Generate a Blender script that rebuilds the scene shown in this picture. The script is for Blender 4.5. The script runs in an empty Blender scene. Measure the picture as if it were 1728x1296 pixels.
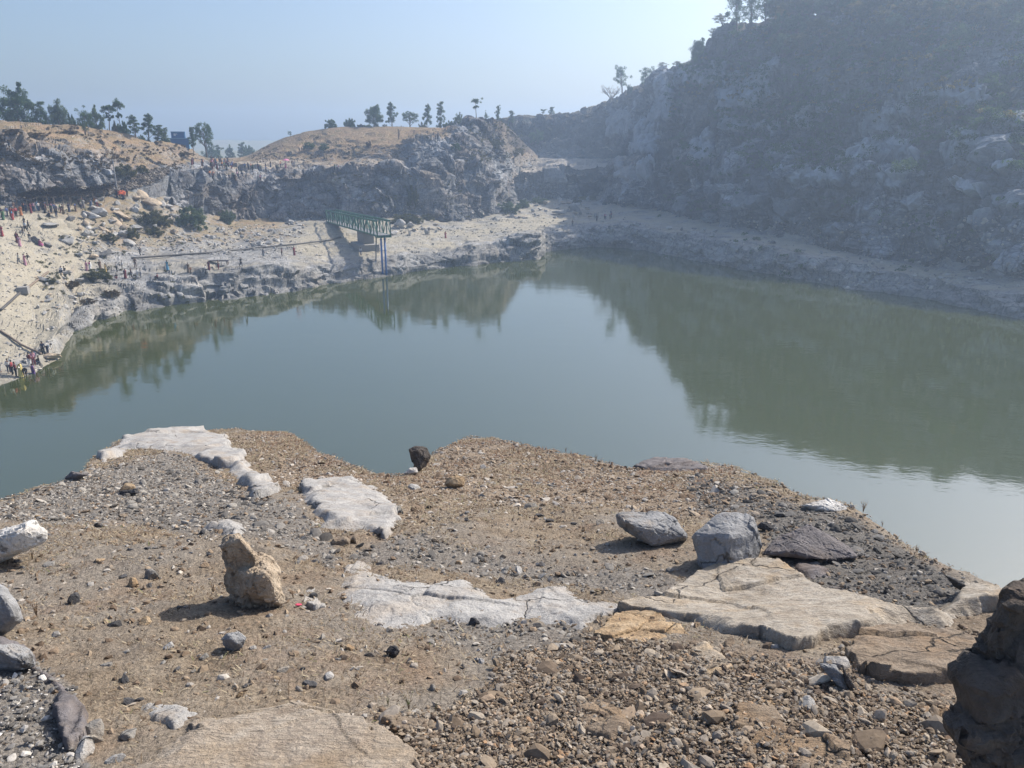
import bpy, bmesh, math, random, sys
import numpy as np
from mathutils import Vector, Matrix, Euler
from mathutils.bvhtree import BVHTree
R = math.radians
rng = np.random.default_rng(7)
random.seed(7)
scene = bpy.context.scene
COL = scene.collection
# ------------------------------------------------------------------ camera model (photo pixels, 1728 x 1296)
F, PIT, CZ = 1300.0, R(17.34), 24.0
SP, CP = math.sin(PIT), math.cos(PIT)
def rays(px, py):
    a = (np.asarray(px, float) - 864) / F; b = (np.asarray(py, float) - 648) / F
    a, b = np.broadcast_arrays(a, b)
    return np.stack([a, CP - b * SP, -(SP + b * CP)], -1)
CAM = np.array([0, 0, CZ])
def at_Y(px, py, Y):
    d = rays(px, py); return CAM + d * (np.asarray(Y, float) / d[..., 1])[..., None]
def at_z(px, py, z):
    d = rays(px, py); return CAM + d * ((z - CZ) / d[..., 2])[..., None]
def at_t(px, py, t):
    return CAM + rays(px, py) * np.asarray(t, float)[..., None]
def project(P):
    q = P - CAM
    t = q[..., 1] * CP - q[..., 2] * SP
    up = q[..., 1] * SP + q[..., 2] * CP
    return 864 + F * q[..., 0] / t, 648 - F * up / t, t
# ------------------------------------------------------------------ noise
def _hash(ix, iy, iz, k):
    h = (ix.astype(np.int64) * 73856093) ^ (iy.astype(np.int64) * 19349663) ^ (iz.astype(np.int64) * 83492791) ^ np.int64(k * 2654435761 & 0x7fffffff)
    h = (h ^ (h >> 13)) * 1274126177 & 0x7fffffffffff
    h = (h ^ (h >> 16)) * 40503 & 0x7fffffffffff
    return ((h ^ (h >> 11)) & 0xffffff) / float(0x1000000)
def vnoise(P, seed=0):
    i = np.floor(P).astype(np.int64); f = P - i; f = f * f * f * (f * (f * 6 - 15) + 10)
    out = 0
    for dx in (0, 1):
        wx = f[..., 0] if dx else 1 - f[..., 0]
        for dy in (0, 1):
            wy = f[..., 1] if dy else 1 - f[..., 1]
            for dz in (0, 1):
                wz = f[..., 2] if dz else 1 - f[..., 2]
                out = out + wx * wy * wz * _hash(i[..., 0] + dx, i[..., 1] + dy, i[..., 2] + dz, seed)
    return out * 2 - 1
def fbm(P, octv=4, seed=0, gain=.5):
    s = 0; a = 1; t = 0
    for o in range(octv):
        s = s + a * vnoise(P * (2.03 ** o) + o * 17.3, seed + o); t += a; a *= gain
    return s / t
def facet(P, seed=0, tilt=.9):
    """blocky fractured-rock field: every Voronoi cell has its own level and its own tilt; also returns the crack measure F2-F1"""
    i0 = np.floor(P).astype(np.int64)
    best = np.full(P.shape[:-1], 9.); sec = best.copy(); val = np.zeros(P.shape[:-1])
    for dx in (-1, 0, 1):
        for dy in (-1, 0, 1):
            for dz in (-1, 0, 1):
                c = i0 + np.array([dx, dy, dz])
                h = [_hash(c[..., 0], c[..., 1], c[..., 2], seed * 11 + k) for k in range(3)]
                off = [P[..., k] - (c[..., k] + h[k]) for k in range(3)]
                d = np.sqrt(off[0] ** 2 + off[1] ** 2 + off[2] ** 2)
                h2 = _hash(c[..., 0], c[..., 1], c[..., 2], seed * 11 + 5)
                v = (h2 - .5) + tilt * ((h[1] - .5) * off[0] + (h[2] - .5) * off[1] + (h[0] - .5) * 1.2 * off[2])
                near = d < best
                sec = np.where(near, best, np.minimum(sec, d))
                val = np.where(near, v, val); best = np.where(near, d, best)
    return val, sec - best
def rockfield(P, seed, big=6., strata=1.7, fine=1., ribs=0.):
    w = P + 1.1 * np.stack([fbm(P * .15, 3, seed + 1), fbm(P * .15 + 9, 3, seed + 2), fbm(P * .15 + 21, 3, seed + 3)], -1) * big * .35
    q = w.copy(); q[..., 2] *= strata; q[..., 2] += .25 * w[..., 0]
    v1, c1 = facet(q / big, seed); v2, c2 = facet(q / (big * .36), seed + 1); v3, c3 = facet(q / (big * .13), seed + 2)
    v0, c0 = facet(q / (big * 2.3) + 7.7, seed + 8)
    return v0 * big * .42 - .06 * big * np.exp(-c0 * 26) + v1 * big * .32 + v2 * big * .15 * (.45 + .55 * fine) + v3 * big * .06 * fine - .05 * big * np.exp(-c1 * 22) - .025 * big * np.exp(-c2 * 16) + fbm(P * .5, 4, seed + 4) * big * .06 * fine + ribs * (.45 - 2 * np.abs(fbm(P * np.array([.055, .055, .012]) + 3.3, 3, seed + 7)))
# ------------------------------------------------------------------ mesh helpers
def mesh_np(name, V, faces, mats=(), smooth=False, attrs=None, matidx=None):
    """V (n,3); faces (m,k) int array or list of such arrays"""
    me = bpy.data.meshes.new(name)
    fl = faces if isinstance(faces, list) else [faces]
    fl = [np.asarray(f, np.int32) for f in fl if len(f)]
    loops = np.concatenate([f.ravel() for f in fl]); sizes = np.concatenate([np.full(len(f), f.shape[1], np.int32) for f in fl])
    me.vertices.add(len(V)); me.vertices.foreach_set('co', np.asarray(V, np.float32).ravel())
    me.loops.add(len(loops)); me.loops.foreach_set('vertex_index', loops)
    me.polygons.add(len(sizes)); me.polygons.foreach_set('loop_start', np.concatenate([[0], np.cumsum(sizes)[:-1]]).astype(np.int32))
    if matidx is not None: me.polygons.foreach_set('material_index', np.asarray(matidx, np.int32))
    me.polygons.foreach_set('use_smooth', np.full(len(sizes), smooth))
    for k, v in (attrs or {}).items():
        a = me.attributes.new(k, 'FLOAT', 'POINT'); a.data.foreach_set('value', np.asarray(v, np.float32))
    for m in mats: me.materials.append(m)
    me.update(calc_edges=True); me.validate()
    return me
def obj(name, me, parent=None, loc=None, kind=None):
    o = bpy.data.objects.new(name, me); COL.objects.link(o)
    if parent: o.parent = parent
    if loc is not None: o.location = [float(v) for v in loc]
    if kind: o['kind'] = kind
    return o
def tag(o, label, cat, group=None):
    o['label'] = label; o['category'] = cat
    if group: o['group'] = group
    return o
def empty(name, loc, rz=0, label=None, cat=None, group=None, sc=1.):
    o = bpy.data.objects.new(name, None); COL.objects.link(o); o.empty_display_size = .3
    o.location = [float(v) for v in loc]; o.rotation_euler = (0, 0, rz); o.scale = (sc, sc, sc)
    if label: tag(o, label, cat, group)
    return o
class MB:
    """gathers boxes, bars and tubes into ONE mesh"""
    def __init__(s): s.V = []; s.Q = []; s.T = []; s.n = 0
    def add(s, V, F):
        V = np.asarray(V, float); F = np.asarray(F, int)
        (s.Q if F.shape[1] == 4 else s.T).append(F + s.n); s.V.append(V); s.n += len(V); return s
    def box(s, c, d, rz=0, rot=None):
        u = np.array([[x, y, z] for x in (-.5, .5) for y in (-.5, .5) for z in (-.5, .5)]) * np.array(d)
        M = np.array((rot or Euler((0, 0, rz))).to_matrix()); u = u @ M.T + np.array(c)
        return s.add(u, [[0, 1, 3, 2], [4, 6, 7, 5], [0, 4, 5, 1], [2, 3, 7, 6], [0, 2, 6, 4], [1, 5, 7, 3]])
    def tube(s, pts, r, n=6, cap=True):
        pts = np.asarray(pts, float); r = np.broadcast_to(np.asarray(r, float), (len(pts),))
        tg = np.gradient(pts, axis=0); tg /= np.linalg.norm(tg, axis=1)[:, None] + 1e-9
        ref = np.array([0, 0, 1.]) if abs(tg[:, 2]).mean() < .8 else np.array([1., 0, 0])
        u = np.cross(tg, ref); u /= np.linalg.norm(u, axis=1)[:, None] + 1e-9; v = np.cross(tg, u)
        th = np.arange(n) * 2 * math.pi / n
        ring = pts[:, None] + r[:, None, None] * (u[:, None] * np.cos(th)[None, :, None] + v[:, None] * np.sin(th)[None, :, None])
        Fq = [[i * n + j, (i + 1) * n + j, (i + 1) * n + (j + 1) % n, i * n + (j + 1) % n] for i in range(len(pts) - 1) for j in range(n)]
        V = ring.reshape(-1, 3); base = s.n; s.add(V, Fq)
        if cap:
            e = len(pts) - 1
            s.V.append(np.stack([pts[0], pts[-1]])); c0 = s.n; s.n += 2
            s.T.append(np.array([[c0, base + j, base + (j + 1) % n] for j in range(n)] + [[c0 + 1, base + e * n + (j + 1) % n, base + e * n + j] for j in range(n)]))
        return s
    def mesh(s, name, mats=(), smooth=False):
        fl = ([np.concatenate(s.Q)] if s.Q else []) + ([np.concatenate(s.T)] if s.T else [])
        return mesh_np(name, np.concatenate(s.V), fl, mats, smooth)
def grid_faces(nr, nc):
    i = np.arange(nr - 1)[:, None] * nc + np.arange(nc - 1)[None]
    return np.stack([i, i + 1, i + nc + 1, i + nc], -1).reshape(-1, 4)
# ------------------------------------------------------------------ materials
class NT:
    def __init__(s, name, rough=.9, spec=.3):
        s.m = bpy.data.materials.new(name); s.m.use_nodes = True; s.t = s.m.node_tree; s.N = s.t.nodes; s.L = s.t.links
        s.b = s.N['Principled BSDF']; s.out = s.N['Material Output']
        s.b.inputs['Roughness'].default_value = rough; s.b.inputs['Specular IOR Level'].default_value = spec
        s._c = {}
    def pos(s, kind='pos'):
        if kind not in s._c:
            if kind == 'pos': s._c[kind] = s.N.new('ShaderNodeNewGeometry').outputs['Position']
            else: s._c[kind] = s.N.new('ShaderNodeTexCoord').outputs['Object']
        return s._c[kind]
    def mapping(s, vec, scale=(1, 1, 1), rot=(0, 0, 0), loc=(0, 0, 0)):
        n = s.N.new('ShaderNodeMapping'); s.L.new(vec, n.inputs['Vector'])
        n.inputs['Scale'].default_value = scale; n.inputs['Rotation'].default_value = rot; n.inputs['Location'].default_value = loc; return n.outputs[0]
    def noise(s, scale, detail=4, rough=.55, vec=None, dist=0., kind='pos'):
        n = s.N.new('ShaderNodeTexNoise'); s.L.new(vec if vec is not None else s.pos(kind), n.inputs['Vector'])
        n.inputs['Scale'].default_value = scale; n.inputs['Detail'].default_value = detail; n.inputs['Roughness'].default_value = rough
        n.inputs['Distortion'].default_value = dist; return n.outputs['Fac']
    def voro(s, scale, feature='F1', vec=None, out='Distance', kind='pos'):
        n = s.N.new('ShaderNodeTexVoronoi'); n.feature = feature; s.L.new(vec if vec is not None else s.pos(kind), n.inputs['Vector'])
        n.inputs['Scale'].default_value = scale; return n.outputs[out]
    def ramp(s, fac, stops, mode='LINEAR'):
        n = s.N.new('ShaderNodeValToRGB'); s.L.new(fac, n.inputs['Fac']); cr = n.color_ramp; cr.interpolation = mode
        while len(cr.elements) < len(stops): cr.elements.new(.5)
        for e, (p, c) in zip(cr.elements, stops):
            e.position = p; e.color = (*c, 1) if not np.isscalar(c) else (c, c, c, 1)
        return n.outputs['Color']
    def step(s, fac, a, b): return s.ramp(fac, [(a, 0.), (b, 1.)])
    def mix(s, fac, a, b, mode='MIX'):
        n = s.N.new('ShaderNodeMix'); n.data_type = 'RGBA'; n.blend_type = mode
        for key, v in ((0, fac), (6, a), (7, b)):
            if hasattr(v, 'links') or hasattr(v, 'is_linked'): s.L.new(v, n.inputs[key])
            elif key == 0: n.inputs[0].default_value = v
            else: n.inputs[key].default_value = (*v, 1)
        return n.outputs[2]
    def math(s, op, a, b=0.):
        n = s.N.new('ShaderNodeMath'); n.operation = op
        for k, v in ((0, a), (1, b)):
            if hasattr(v, 'is_linked'): s.L.new(v, n.inputs[k])
            else: n.inputs[k].default_value = v
        return n.outputs[0]
    def attr(s, name):
        n = s.N.new('ShaderNodeAttribute'); n.attribute_name = name; return n.outputs['Fac']
    def upness(s):
        g = s.N.new('ShaderNodeNewGeometry'); x = s.N.new('ShaderNodeSeparateXYZ'); s.L.new(g.outputs['Normal'], x.inputs[0]); return x.outputs['Z']
    def color(s, c):
        if hasattr(c, 'is_linked'): s.L.new(c, s.b.inputs['Base Color'])
        else: s.b.inputs['Base Color'].default_value = (*c, 1)
        return s
    def bump(s, h, strength=.5, dist=.1):
        n = s.N.new('ShaderNodeBump'); n.inputs['Strength'].default_value = strength; n.inputs['Distance'].default_value = dist
        s.L.new(h, n.inputs['Height']); s.L.new(n.outputs[0], s.b.inputs['Normal']); return s
_plain = {}
def plain(name, rgb, rough=.8, var=.18, scale=9.):
    """a procedural material of one colour with mottled wear"""
    if name in _plain: return _plain[name]
    n = NT(name, rough)
    f = n.noise(scale, 4, .6, kind='obj')
    n.color(n.ramp(f, [(.25, tuple(c * (1 - var) for c in rgb)), (.75, tuple(min(1, c * (1 + var)) for c in rgb))]))
    _plain[name] = n.m; return n.m

def terrain_mat(name, grey=(.30, .285, .27), tan=(.36, .27, .18), tan_amt=.55, grass=(.30, .215, .10), green_amt=.3, soil=(.34, .21, .13), sand=(.46, .40, .31), s=1., patch=.8, blocks=1.):
    n = NT(name, .95, .2)
    f1 = n.noise(.13 * s, 5, .6); f2 = n.noise(.5 * s, 6, .65); f3 = n.noise(3. * s, 5, .7); f4 = n.noise(.06 * s, 3, .5)
    g = grey
    c = n.ramp(f2, [(.25, tuple(v * .55 for v in g)), (.5, g), (.78, tuple(min(1, v * 1.35) for v in g))])
    c = n.mix(n.math('MULTIPLY', n.step(f1, .46, .64), tan_amt), c, n.ramp(f3, [(.3, tuple(v * .6 for v in tan)), (.7, tan)]))
    st = n.noise(1., 5, .65, n.mapping(n.pos(), (.9 * s, .9 * s, .09 * s)))
    c = n.mix(n.math('MULTIPLY', n.step(st, .54, .68), .55), c, (.085, .08, .078))
    ck = n.voro(.42 * s, 'DISTANCE_TO_EDGE', n.mapping(n.mix(.25, n.pos(), n.N.new('ShaderNodeTexNoise').outputs['Color']), (1, 1, 1.6)))
    c = n.mix(n.math('MULTIPLY', n.ramp(ck, [(0., 1.), (.035, 0.)]), .5), c, (.06, .055, .05))
    vb = n.mapping(n.mix(.06, n.pos(), n.N['warp'].outputs['Color'], 'ADD') if False else n.pos(), (1, 1, 1.7))
    wz = n.N.new('ShaderNodeVectorMath'); wz.operation = 'MULTIPLY_ADD'; wn = n.N.new('ShaderNodeTexNoise'); wn.inputs['Scale'].default_value = .35 * s; wn.inputs['Detail'].default_value = 4; n.L.new(n.pos(), wn.inputs['Vector'])
    n.L.new(wn.outputs['Color'], wz.inputs[0]); wz.inputs[1].default_value = (3 / s,) * 3; n.L.new(vb, wz.inputs[2])
    for sc_, am_ in ((.13, .75), (.36, .6)):
        cellv = n.voro(sc_ * s, 'F1', wz.outputs[0], 'Color'); sx_ = n.N.new('ShaderNodeSeparateColor'); n.L.new(cellv, sx_.inputs[0])
        c = n.mix(am_ * blocks, c, n.ramp(sx_.outputs[0], [(.0, .34), (.45, .8), (.75, 1.15), (1., 1.75)]), 'MULTIPLY')
    wj = n.N.new('ShaderNodeVectorMath'); wj.operation = 'MULTIPLY'; n.L.new(wz.outputs[0], wj.inputs[0]); wj.inputs[1].default_value = (1, 1, .30)
    vj = n.voro(.34 * s, 'DISTANCE_TO_EDGE', wj.outputs[0]); bed = n.noise(1., 4, .6, n.mapping(wz.outputs[0], (.06 * s, .06 * s, .75 * s), (.12, .1, 0)))
    joint = n.math('MAXIMUM', n.ramp(vj, [(0., 1.), (.045, 0.)]), n.math('MULTIPLY', n.ramp(bed, [(.46, 0.), (.5, 1.), (.54, 0.)]), .8))
    c = n.mix(n.math('MULTIPLY', joint, .62 * min(1., blocks * 1.3)), c, (.045, .042, .042))
    c = n.mix(.7, c, n.ramp(f3, [(.3, .45), (.7, 1.)]), 'MULTIPLY')
    gr = n.ramp(f3, [(.3, tuple(v * .55 for v in grass)), (.55, grass), (.8, tuple(v * 1.3 for v in grass))])
    gr = n.mix(n.math('MULTIPLY', n.step(n.noise(.35 * s, 5, .6), .5, .66), green_amt), gr, (.09, .10, .04))
    gr = n.mix(n.math('MULTIPLY', n.step(n.noise(.22 * s, 5, .65), .52, .66), .6), gr, soil)
    up = n.step(n.upness(), .45, .85)
    bare = n.attr('bare'); c = n.mix(n.math('MULTIPLY', bare, .8), c, n.mix(.75, (.40, .425, .46), n.ramp(f2, [(.3, .45), (.55, 1.)]), 'MULTIPLY'))
    veg = n.math('SUBTRACT', n.attr('veg'), bare)
    vn = n.math('ADD', n.math('MULTIPLY', veg, 1.5), n.math('ADD', n.math('MULTIPLY', n.math('SUBTRACT', f2, .5), 1.5), n.math('MULTIPLY', n.math('SUBTRACT', f4, .5), patch)))
    vmask = n.math('MULTIPLY', n.step(vn, .55, .8), n.math('ADD', n.math('MULTIPLY', up, .6), .4))
    c = n.mix(vmask, c, gr)
    sd = n.ramp(f2, [(.25, tuple(v * .7 for v in sand)), (.5, sand), (.8, tuple(min(1, v * 1.2) for v in sand))])
    sd = n.mix(n.math('MULTIPLY', n.step(n.noise(2.2 * s, 4, .7), .56, .66), .55), sd, (.17, .15, .12))
    sm = n.math('ADD', n.math('MULTIPLY', n.attr('sand'), 1.5), n.math('MULTIPLY', n.math('SUBTRACT', f1, .5), 1.5))
    c = n.mix(n.math('MULTIPLY', n.step(sm, .5, .8), n.math('ADD', n.math('MULTIPLY', up, .85), .15)), c, sd)
    wet = n.attr('wet')
    c = n.mix(wet, c, (.05, .05, .045))
    n.color(c); n.bump(n.math('ADD', n.math('MULTIPLY', f2, 1.2), n.math('MULTIPLY', f3, .5)) if blocks < .5 else n.math('SUBTRACT', n.math('ADD', n.math('MULTIPLY', f2, 1.2), n.math('MULTIPLY', f3, .5)), n.math('MULTIPLY', joint, .8)), .55, .35 / s)
    return n.m
# ------------------------------------------------------------------ far terrain: lofts through ridge / cliff / shore lines
PXC = np.concatenate([np.arange(-900, -140, 6.), np.arange(-140, 1860, 1.7), np.arange(1860, 2500, 6.)])
def curve(pts, cols, smooth=9):
    p = np.array(pts, float); py = np.interp(cols, p[:, 0], p[:, 1]); Y = np.interp(cols, p[:, 0], p[:, 2])
    k = np.hanning(smooth + 2)[1:-1]; k /= k.sum()
    f = lambda v: np.convolve(np.pad(v, smooth // 2, mode='edge'), k, 'valid')
    return at_Y(cols, f(py), f(Y))
def loft(name, cols, curves, rows, amps, attrs, seed, big=6., strata=1.7, mat=None, terr=None, rough_edges=.8, fine=1., ribs=0., spots=(), tref=.45):
    """curves: list of (ncol,3); rows[i] rows between curve i and i+1; amps/attrs are given per curve"""
    P = []; A = []; T = {k: [] for k in attrs}
    for i, n in enumerate(rows):
        s = np.linspace(0, 1, n, endpoint=(i == len(rows) - 1))
        for v in s:
            P.append(curves[i] * (1 - v) + curves[i + 1] * v); A.append(amps[i] * (1 - v) + amps[i + 1] * v)
            for k in attrs: T[k].append(np.broadcast_to(np.asarray(attrs[k][i]) * (1 - v) + np.asarray(attrs[k][i + 1]) * v, (len(cols),)))
    P = np.array(P); A = np.array(A)
    A = A if A.ndim == 2 else A[:, None]
    # wobble the lines themselves so that cliff lips and ledges are not ruled
    wob = np.stack([fbm(P * .11, 3, seed + 40), fbm(P * .11 + 50, 3, seed + 41), .5 * fbm(P * .13 + 90, 3, seed + 42)], -1)
    P = P + wob * (A * rough_edges)[..., None]
    if terr:
        per, stg = terr; q = P[..., 2] / per + 1.6 * fbm(P * .05, 4, seed + 60) + .35 * fbm(P * .3, 3, seed + 61); fl = np.floor(q); g_ = np.clip((q - fl - .3) / .42, 0, 1); g_ = g_ * g_ * (3 - 2 * g_)
        P[..., 2] += stg * np.clip(A / tref, 0, 1) * (fl + g_ - q) * per
    du = np.gradient(P, axis=1); dv = np.gradient(P, axis=0)
    for _ in range(3):
        du[:, 1:-1] = (du[:, :-2] + du[:, 1:-1] + du[:, 2:]) / 3; dv[1:-1] = (dv[:-2] + dv[1:-1] + dv[2:]) / 3
    N = np.cross(du, dv); N /= np.linalg.norm(N, axis=-1)[..., None] + 1e-9
    N *= np.sign(N[..., 2:3] - .8 * N[..., 1:2] + 1e-6)
    d = rockfield(P, seed, big, strata, fine, ribs)
    P = P + N * (d * A)[..., None]
    if len(spots):
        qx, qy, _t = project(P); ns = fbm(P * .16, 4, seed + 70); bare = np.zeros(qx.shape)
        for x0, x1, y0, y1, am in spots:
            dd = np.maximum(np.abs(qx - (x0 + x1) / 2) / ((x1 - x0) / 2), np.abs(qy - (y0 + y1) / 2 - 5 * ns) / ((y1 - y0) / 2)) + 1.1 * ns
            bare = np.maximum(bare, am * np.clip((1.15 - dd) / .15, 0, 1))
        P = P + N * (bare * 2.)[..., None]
        T = dict(T); T['bare'] = bare
    V = P.reshape(-1, 3)
    me = mesh_np(name, V, grid_faces(*P.shape[:2]), [mat], False, {k: np.array(T[k]).ravel() for k in T})
    o = obj(name, me, kind='structure')
    return o, P
S0p = [(-260, 800), (-120, 705), (0, 652), (60, 628), (100, 606), (112, 580), (125, 560), (170, 541), (215, 526), (250, 520), (300, 514), (400, 503), (500, 490), (600, 474), (660, 466),
       (760, 452), (830, 445), (910, 437), (918, 425), (1000, 416), (1060, 419), (1150, 435), (1250, 455), (1400, 482), (1487, 493), (1574, 506), (1650, 523), (1728, 540), (1960, 592)]
_p = np.array(S0p, float); _py = np.interp(PXC, _p[:, 0], _p[:, 1]) + .8 * vnoise(np.stack([PXC * .06, PXC * 0, PXC * 0], -1))
S0 = at_z(PXC, _py, 0.)
Yw = S0[:, 1]
_s1 = np.array([(-260, 740, 8), (0, 600, 8), (60, 585, 7), (112, 545, 6), (170, 492, 8), (230, 478, 6), (300, 463, 6), (400, 450, 5), (480, 443, 5), (560, 445, 5), (600, 436, 5), (660, 432, 5), (720, 426, 5),
    (760, 421, 5), (830, 409, 5), (880, 396, 6), (910, 392, 6), (940, 391, 6), (1000, 383, 4), (1060, 379, 5), (1150, 394, 5), (1228, 407, 5), (1293, 418, 5), (1379, 438, 5), (1470, 447, 4), (1530, 465, 4), (1617, 479, 4), (1728, 498, 4), (1960, 545, 4)], float)
S1 = at_Y(PXC, np.interp(PXC, _s1[:, 0], _s1[:, 1]), Yw + np.interp(PXC, _s1[:, 0], _s1[:, 2]) * np.interp(PXC, [150, 260], [1, .9]))
S2 = curve([(-260, 500, 98), (0, 450, 105), (90, 440, 118), (170, 420, 130), (300, 402, 150), (400, 410, 158), (600, 405, 170), (760, 395, 185), (912, 375, 205), (1000, 365, 225), (1060, 368, 210), (1150, 379, 195),
            (1250, 398, 170), (1400, 431, 146), (1560, 461, 131), (1728, 487, 115), (1960, 530, 101)], PXC)
S3p = [(-260, 345, 122), (0, 350, 130), (60, 348, 134), (100, 342, 138), (160, 332, 148), (220, 325, 156), (270, 335, 165), (320, 352, 176), (400, 368, 190), (480, 372, 196), (550, 370, 198), (640, 366, 203), (700, 364, 208), (760, 372, 212), (800, 372, 216),
       (835, 360, 224), (850, 348, 236), (868, 337, 263), (912, 338, 266), (1000, 338, 269), (1060, 346, 240), (1150, 362, 212), (1250, 383, 182), (1400, 420, 152), (1480, 432, 144), (1560, 449, 138), (1728, 470, 119), (1960, 505, 106)]
S3 = curve(S3p, PXC)
S4 = S3 + np.array([0, 14., 2.5])
Sm = S0 + np.array([0, -3., -3.])
S05 = S0 * .35 + S1 * .65; S05[:, 1] = S0[:, 1] * .66 + S1[:, 1] * .34
left = np.clip((170 - PXC) / 60, 0, 1)
mid = np.clip((PXC - 60) / 60, 0, 1) * np.clip((520 - PXC) / 60, 0, 1)
shade_c = np.clip((PXC - 1010) / 60, 0, 1)
dip = 1 - .55 * np.exp(-((PXC - 655) / 16) ** 2)
sandv = .55 + .35 * left
M_SHORE = terrain_mat('shore_rock', (.36, .352, .34), (.42, .36, .28), .4, (.25, .195, .12), .4, (.33, .215, .135), (.345, .308, .238), blocks=.32)
M_CLIFF = terrain_mat('cliff_rock', (.295, .30, .31), (.38, .28, .20), .5, (.265, .19, .11), .4, (.30, .19, .115), (.40, .33, .245), blocks=.6)
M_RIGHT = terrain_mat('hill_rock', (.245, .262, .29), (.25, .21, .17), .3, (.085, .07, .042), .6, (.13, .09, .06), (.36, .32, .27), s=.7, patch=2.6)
amp_l = 1 - .75 * left
shore, SHP = loft('shore_ground', PXC, [Sm, S0, S05, S1, S2, S3, S4], [4, 13, 15, 34, 44, 5],
    [amp_l * .15, amp_l * .3, amp_l * .42 * dip, amp_l * .2 * dip, .08 + 0 * amp_l, .13 + 0 * amp_l, .2 + 0 * amp_l],
    {'veg': [0, 0, 0, 0.02 + .3 * left, .26 + .16 * left + .2 * mid, .34 + .25 * mid, .3], 'sand': [.5 * left, .5 * left, .4 * left, .36 + .4 * left, sandv - .22 * mid, .42 + .2 * left - .2 * mid, .4], 'wet': [.6, .18, 0., 0, 0, 0, 0]}, 3, 8., 3.6, M_SHORE, (1.7, .8), fine=.2, tref=.3)
# left hill
cl = PXC[(PXC < 372)]
L0 = curve(S3p, cl) ; L0 += np.array([0, -1.5, -1.5])
L0b = curve([(-260, 345, 122), (0, 350, 130), (60, 348, 134), (100, 340, 138), (160, 326, 148), (220, 312, 156), (270, 298, 166), (310, 288, 176), (372, 281, 200)], cl)
L1 = curve([(-260, 225, 127), (0, 238, 136), (40, 246, 139), (80, 258, 142), (120, 270, 146), (160, 284, 151), (195, 296, 155), (230, 296, 160), (270, 288, 168), (310, 281, 182), (372, 277, 206)], cl)
L2 = curve([(-260, 212, 146), (0, 222, 150), (130, 236, 160), (200, 254, 168), (270, 268, 176), (320, 272, 192), (372, 274, 212)], cl)
L3 = curve([(-260, 200, 168), (0, 205, 172), (60, 206, 173), (130, 209, 175), (160, 215, 176), (200, 222, 178), (250, 236, 182), (300, 247, 192), (330, 257, 200), (350, 265, 208), (372, 271, 220)], cl)
L4 = L3 + np.array([-8, 22., -7.]); L5 = L3 + np.array([-20, 60., -16.])
cw = np.clip((205 - cl) / 40, .25, 1)
lhill, LHP = loft('left_hill', cl, [L0, L0b, L1, L2, L3, L4, L5], [4, 52, 30, 34, 10, 4], [.4 * cw, .95 * cw, .7 * cw, .22 + 0 * cw, .13 + 0 * cw, .1 + 0 * cw, .1 + 0 * cw],
    {'veg': [0, .0, .38, .78, .85, .9, .9], 'sand': [.3, 0, .05, 0, 0, 0, 0], 'wet': [0] * 7}, 21, 8., 1.7, M_CLIFF, (4., .55), fine=.6, ribs=1.)
# middle mound
cm = PXC[(PXC > 286) & (PXC < 908)]
M0 = curve(S3p, cm) + np.array([0, -1., -1.5])
M1 = curve([(286, 296, 170), (320, 300, 174), (400, 305, 192), (480, 293, 199), (560, 290, 202), (600, 285, 205), (680, 290, 209), (720, 300, 211), (760, 300, 217), (800, 290, 221), (835, 285, 229), (850, 290, 241), (868, 300, 268), (908, 290, 300)], cm)
M2 = curve([(286, 284, 180), (320, 282, 190), (400, 282, 222), (480, 282, 220), (560, 284, 212), (640, 283, 214), (700, 284, 215), (760, 279, 220), (800, 266, 226), (835, 263, 238), (868, 270, 273), (908, 268, 306)], cm)
M3 = curve([(286, 278, 195), (320, 273, 208), (380, 270, 245), (420, 267, 242), (480, 257, 236), (560, 248, 230), (640, 245, 224), (700, 239, 221), (760, 234, 226), (790, 228, 231), (820, 230, 242), (850, 240, 258), (880, 255, 288), (908, 265, 312)], cm)
M4 = curve([(286, 275, 215), (320, 270, 225), (360, 268, 262), (400, 267, 268), (420, 262, 265), (450, 245, 260), (480, 232, 257), (520, 221, 255), (570, 214.5, 253), (650, 213, 251), (750, 216, 251), (780, 208, 246), (800, 202, 244), (835, 198, 246), (850, 208, 256), (870, 226, 271), (890, 246, 293), (908, 263, 317)], cm)
M5 = M4 + np.array([0, 14, -3.]); M6 = M4 + np.array([0, 40, -10.])
knob = np.clip((cm - 665) / 60, 0, 1) * np.clip((870 - cm) / 40, 0, 1)
peak = np.clip((cm - 745) / 30, 0, 1) * np.clip((845 - cm) / 20, 0, 1)
mound, MHP = loft('mound_hill', cm, [M0, M1, M2, M3, M4, M5, M6], [50, 16, 40, 26, 6, 4],
    [.85 + 0 * cm, .6 + 0 * cm, .25 + .55 * knob, .16 + .5 * knob, .03 + .45 * peak, .05 + 0 * cm, .05 + 0 * cm],
    {'veg': [.0, .12, .45 - .35 * knob, .75 - .45 * knob, 1.2 - .9 * peak, 1, 1], 'sand': [.1, .3, .5 * (1 - knob), .1, 0, 0, 0], 'wet': [0] * 7}, 57, 9., 1.6, M_CLIFF, (5., .55), fine=.6, ribs=1.2)
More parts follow.
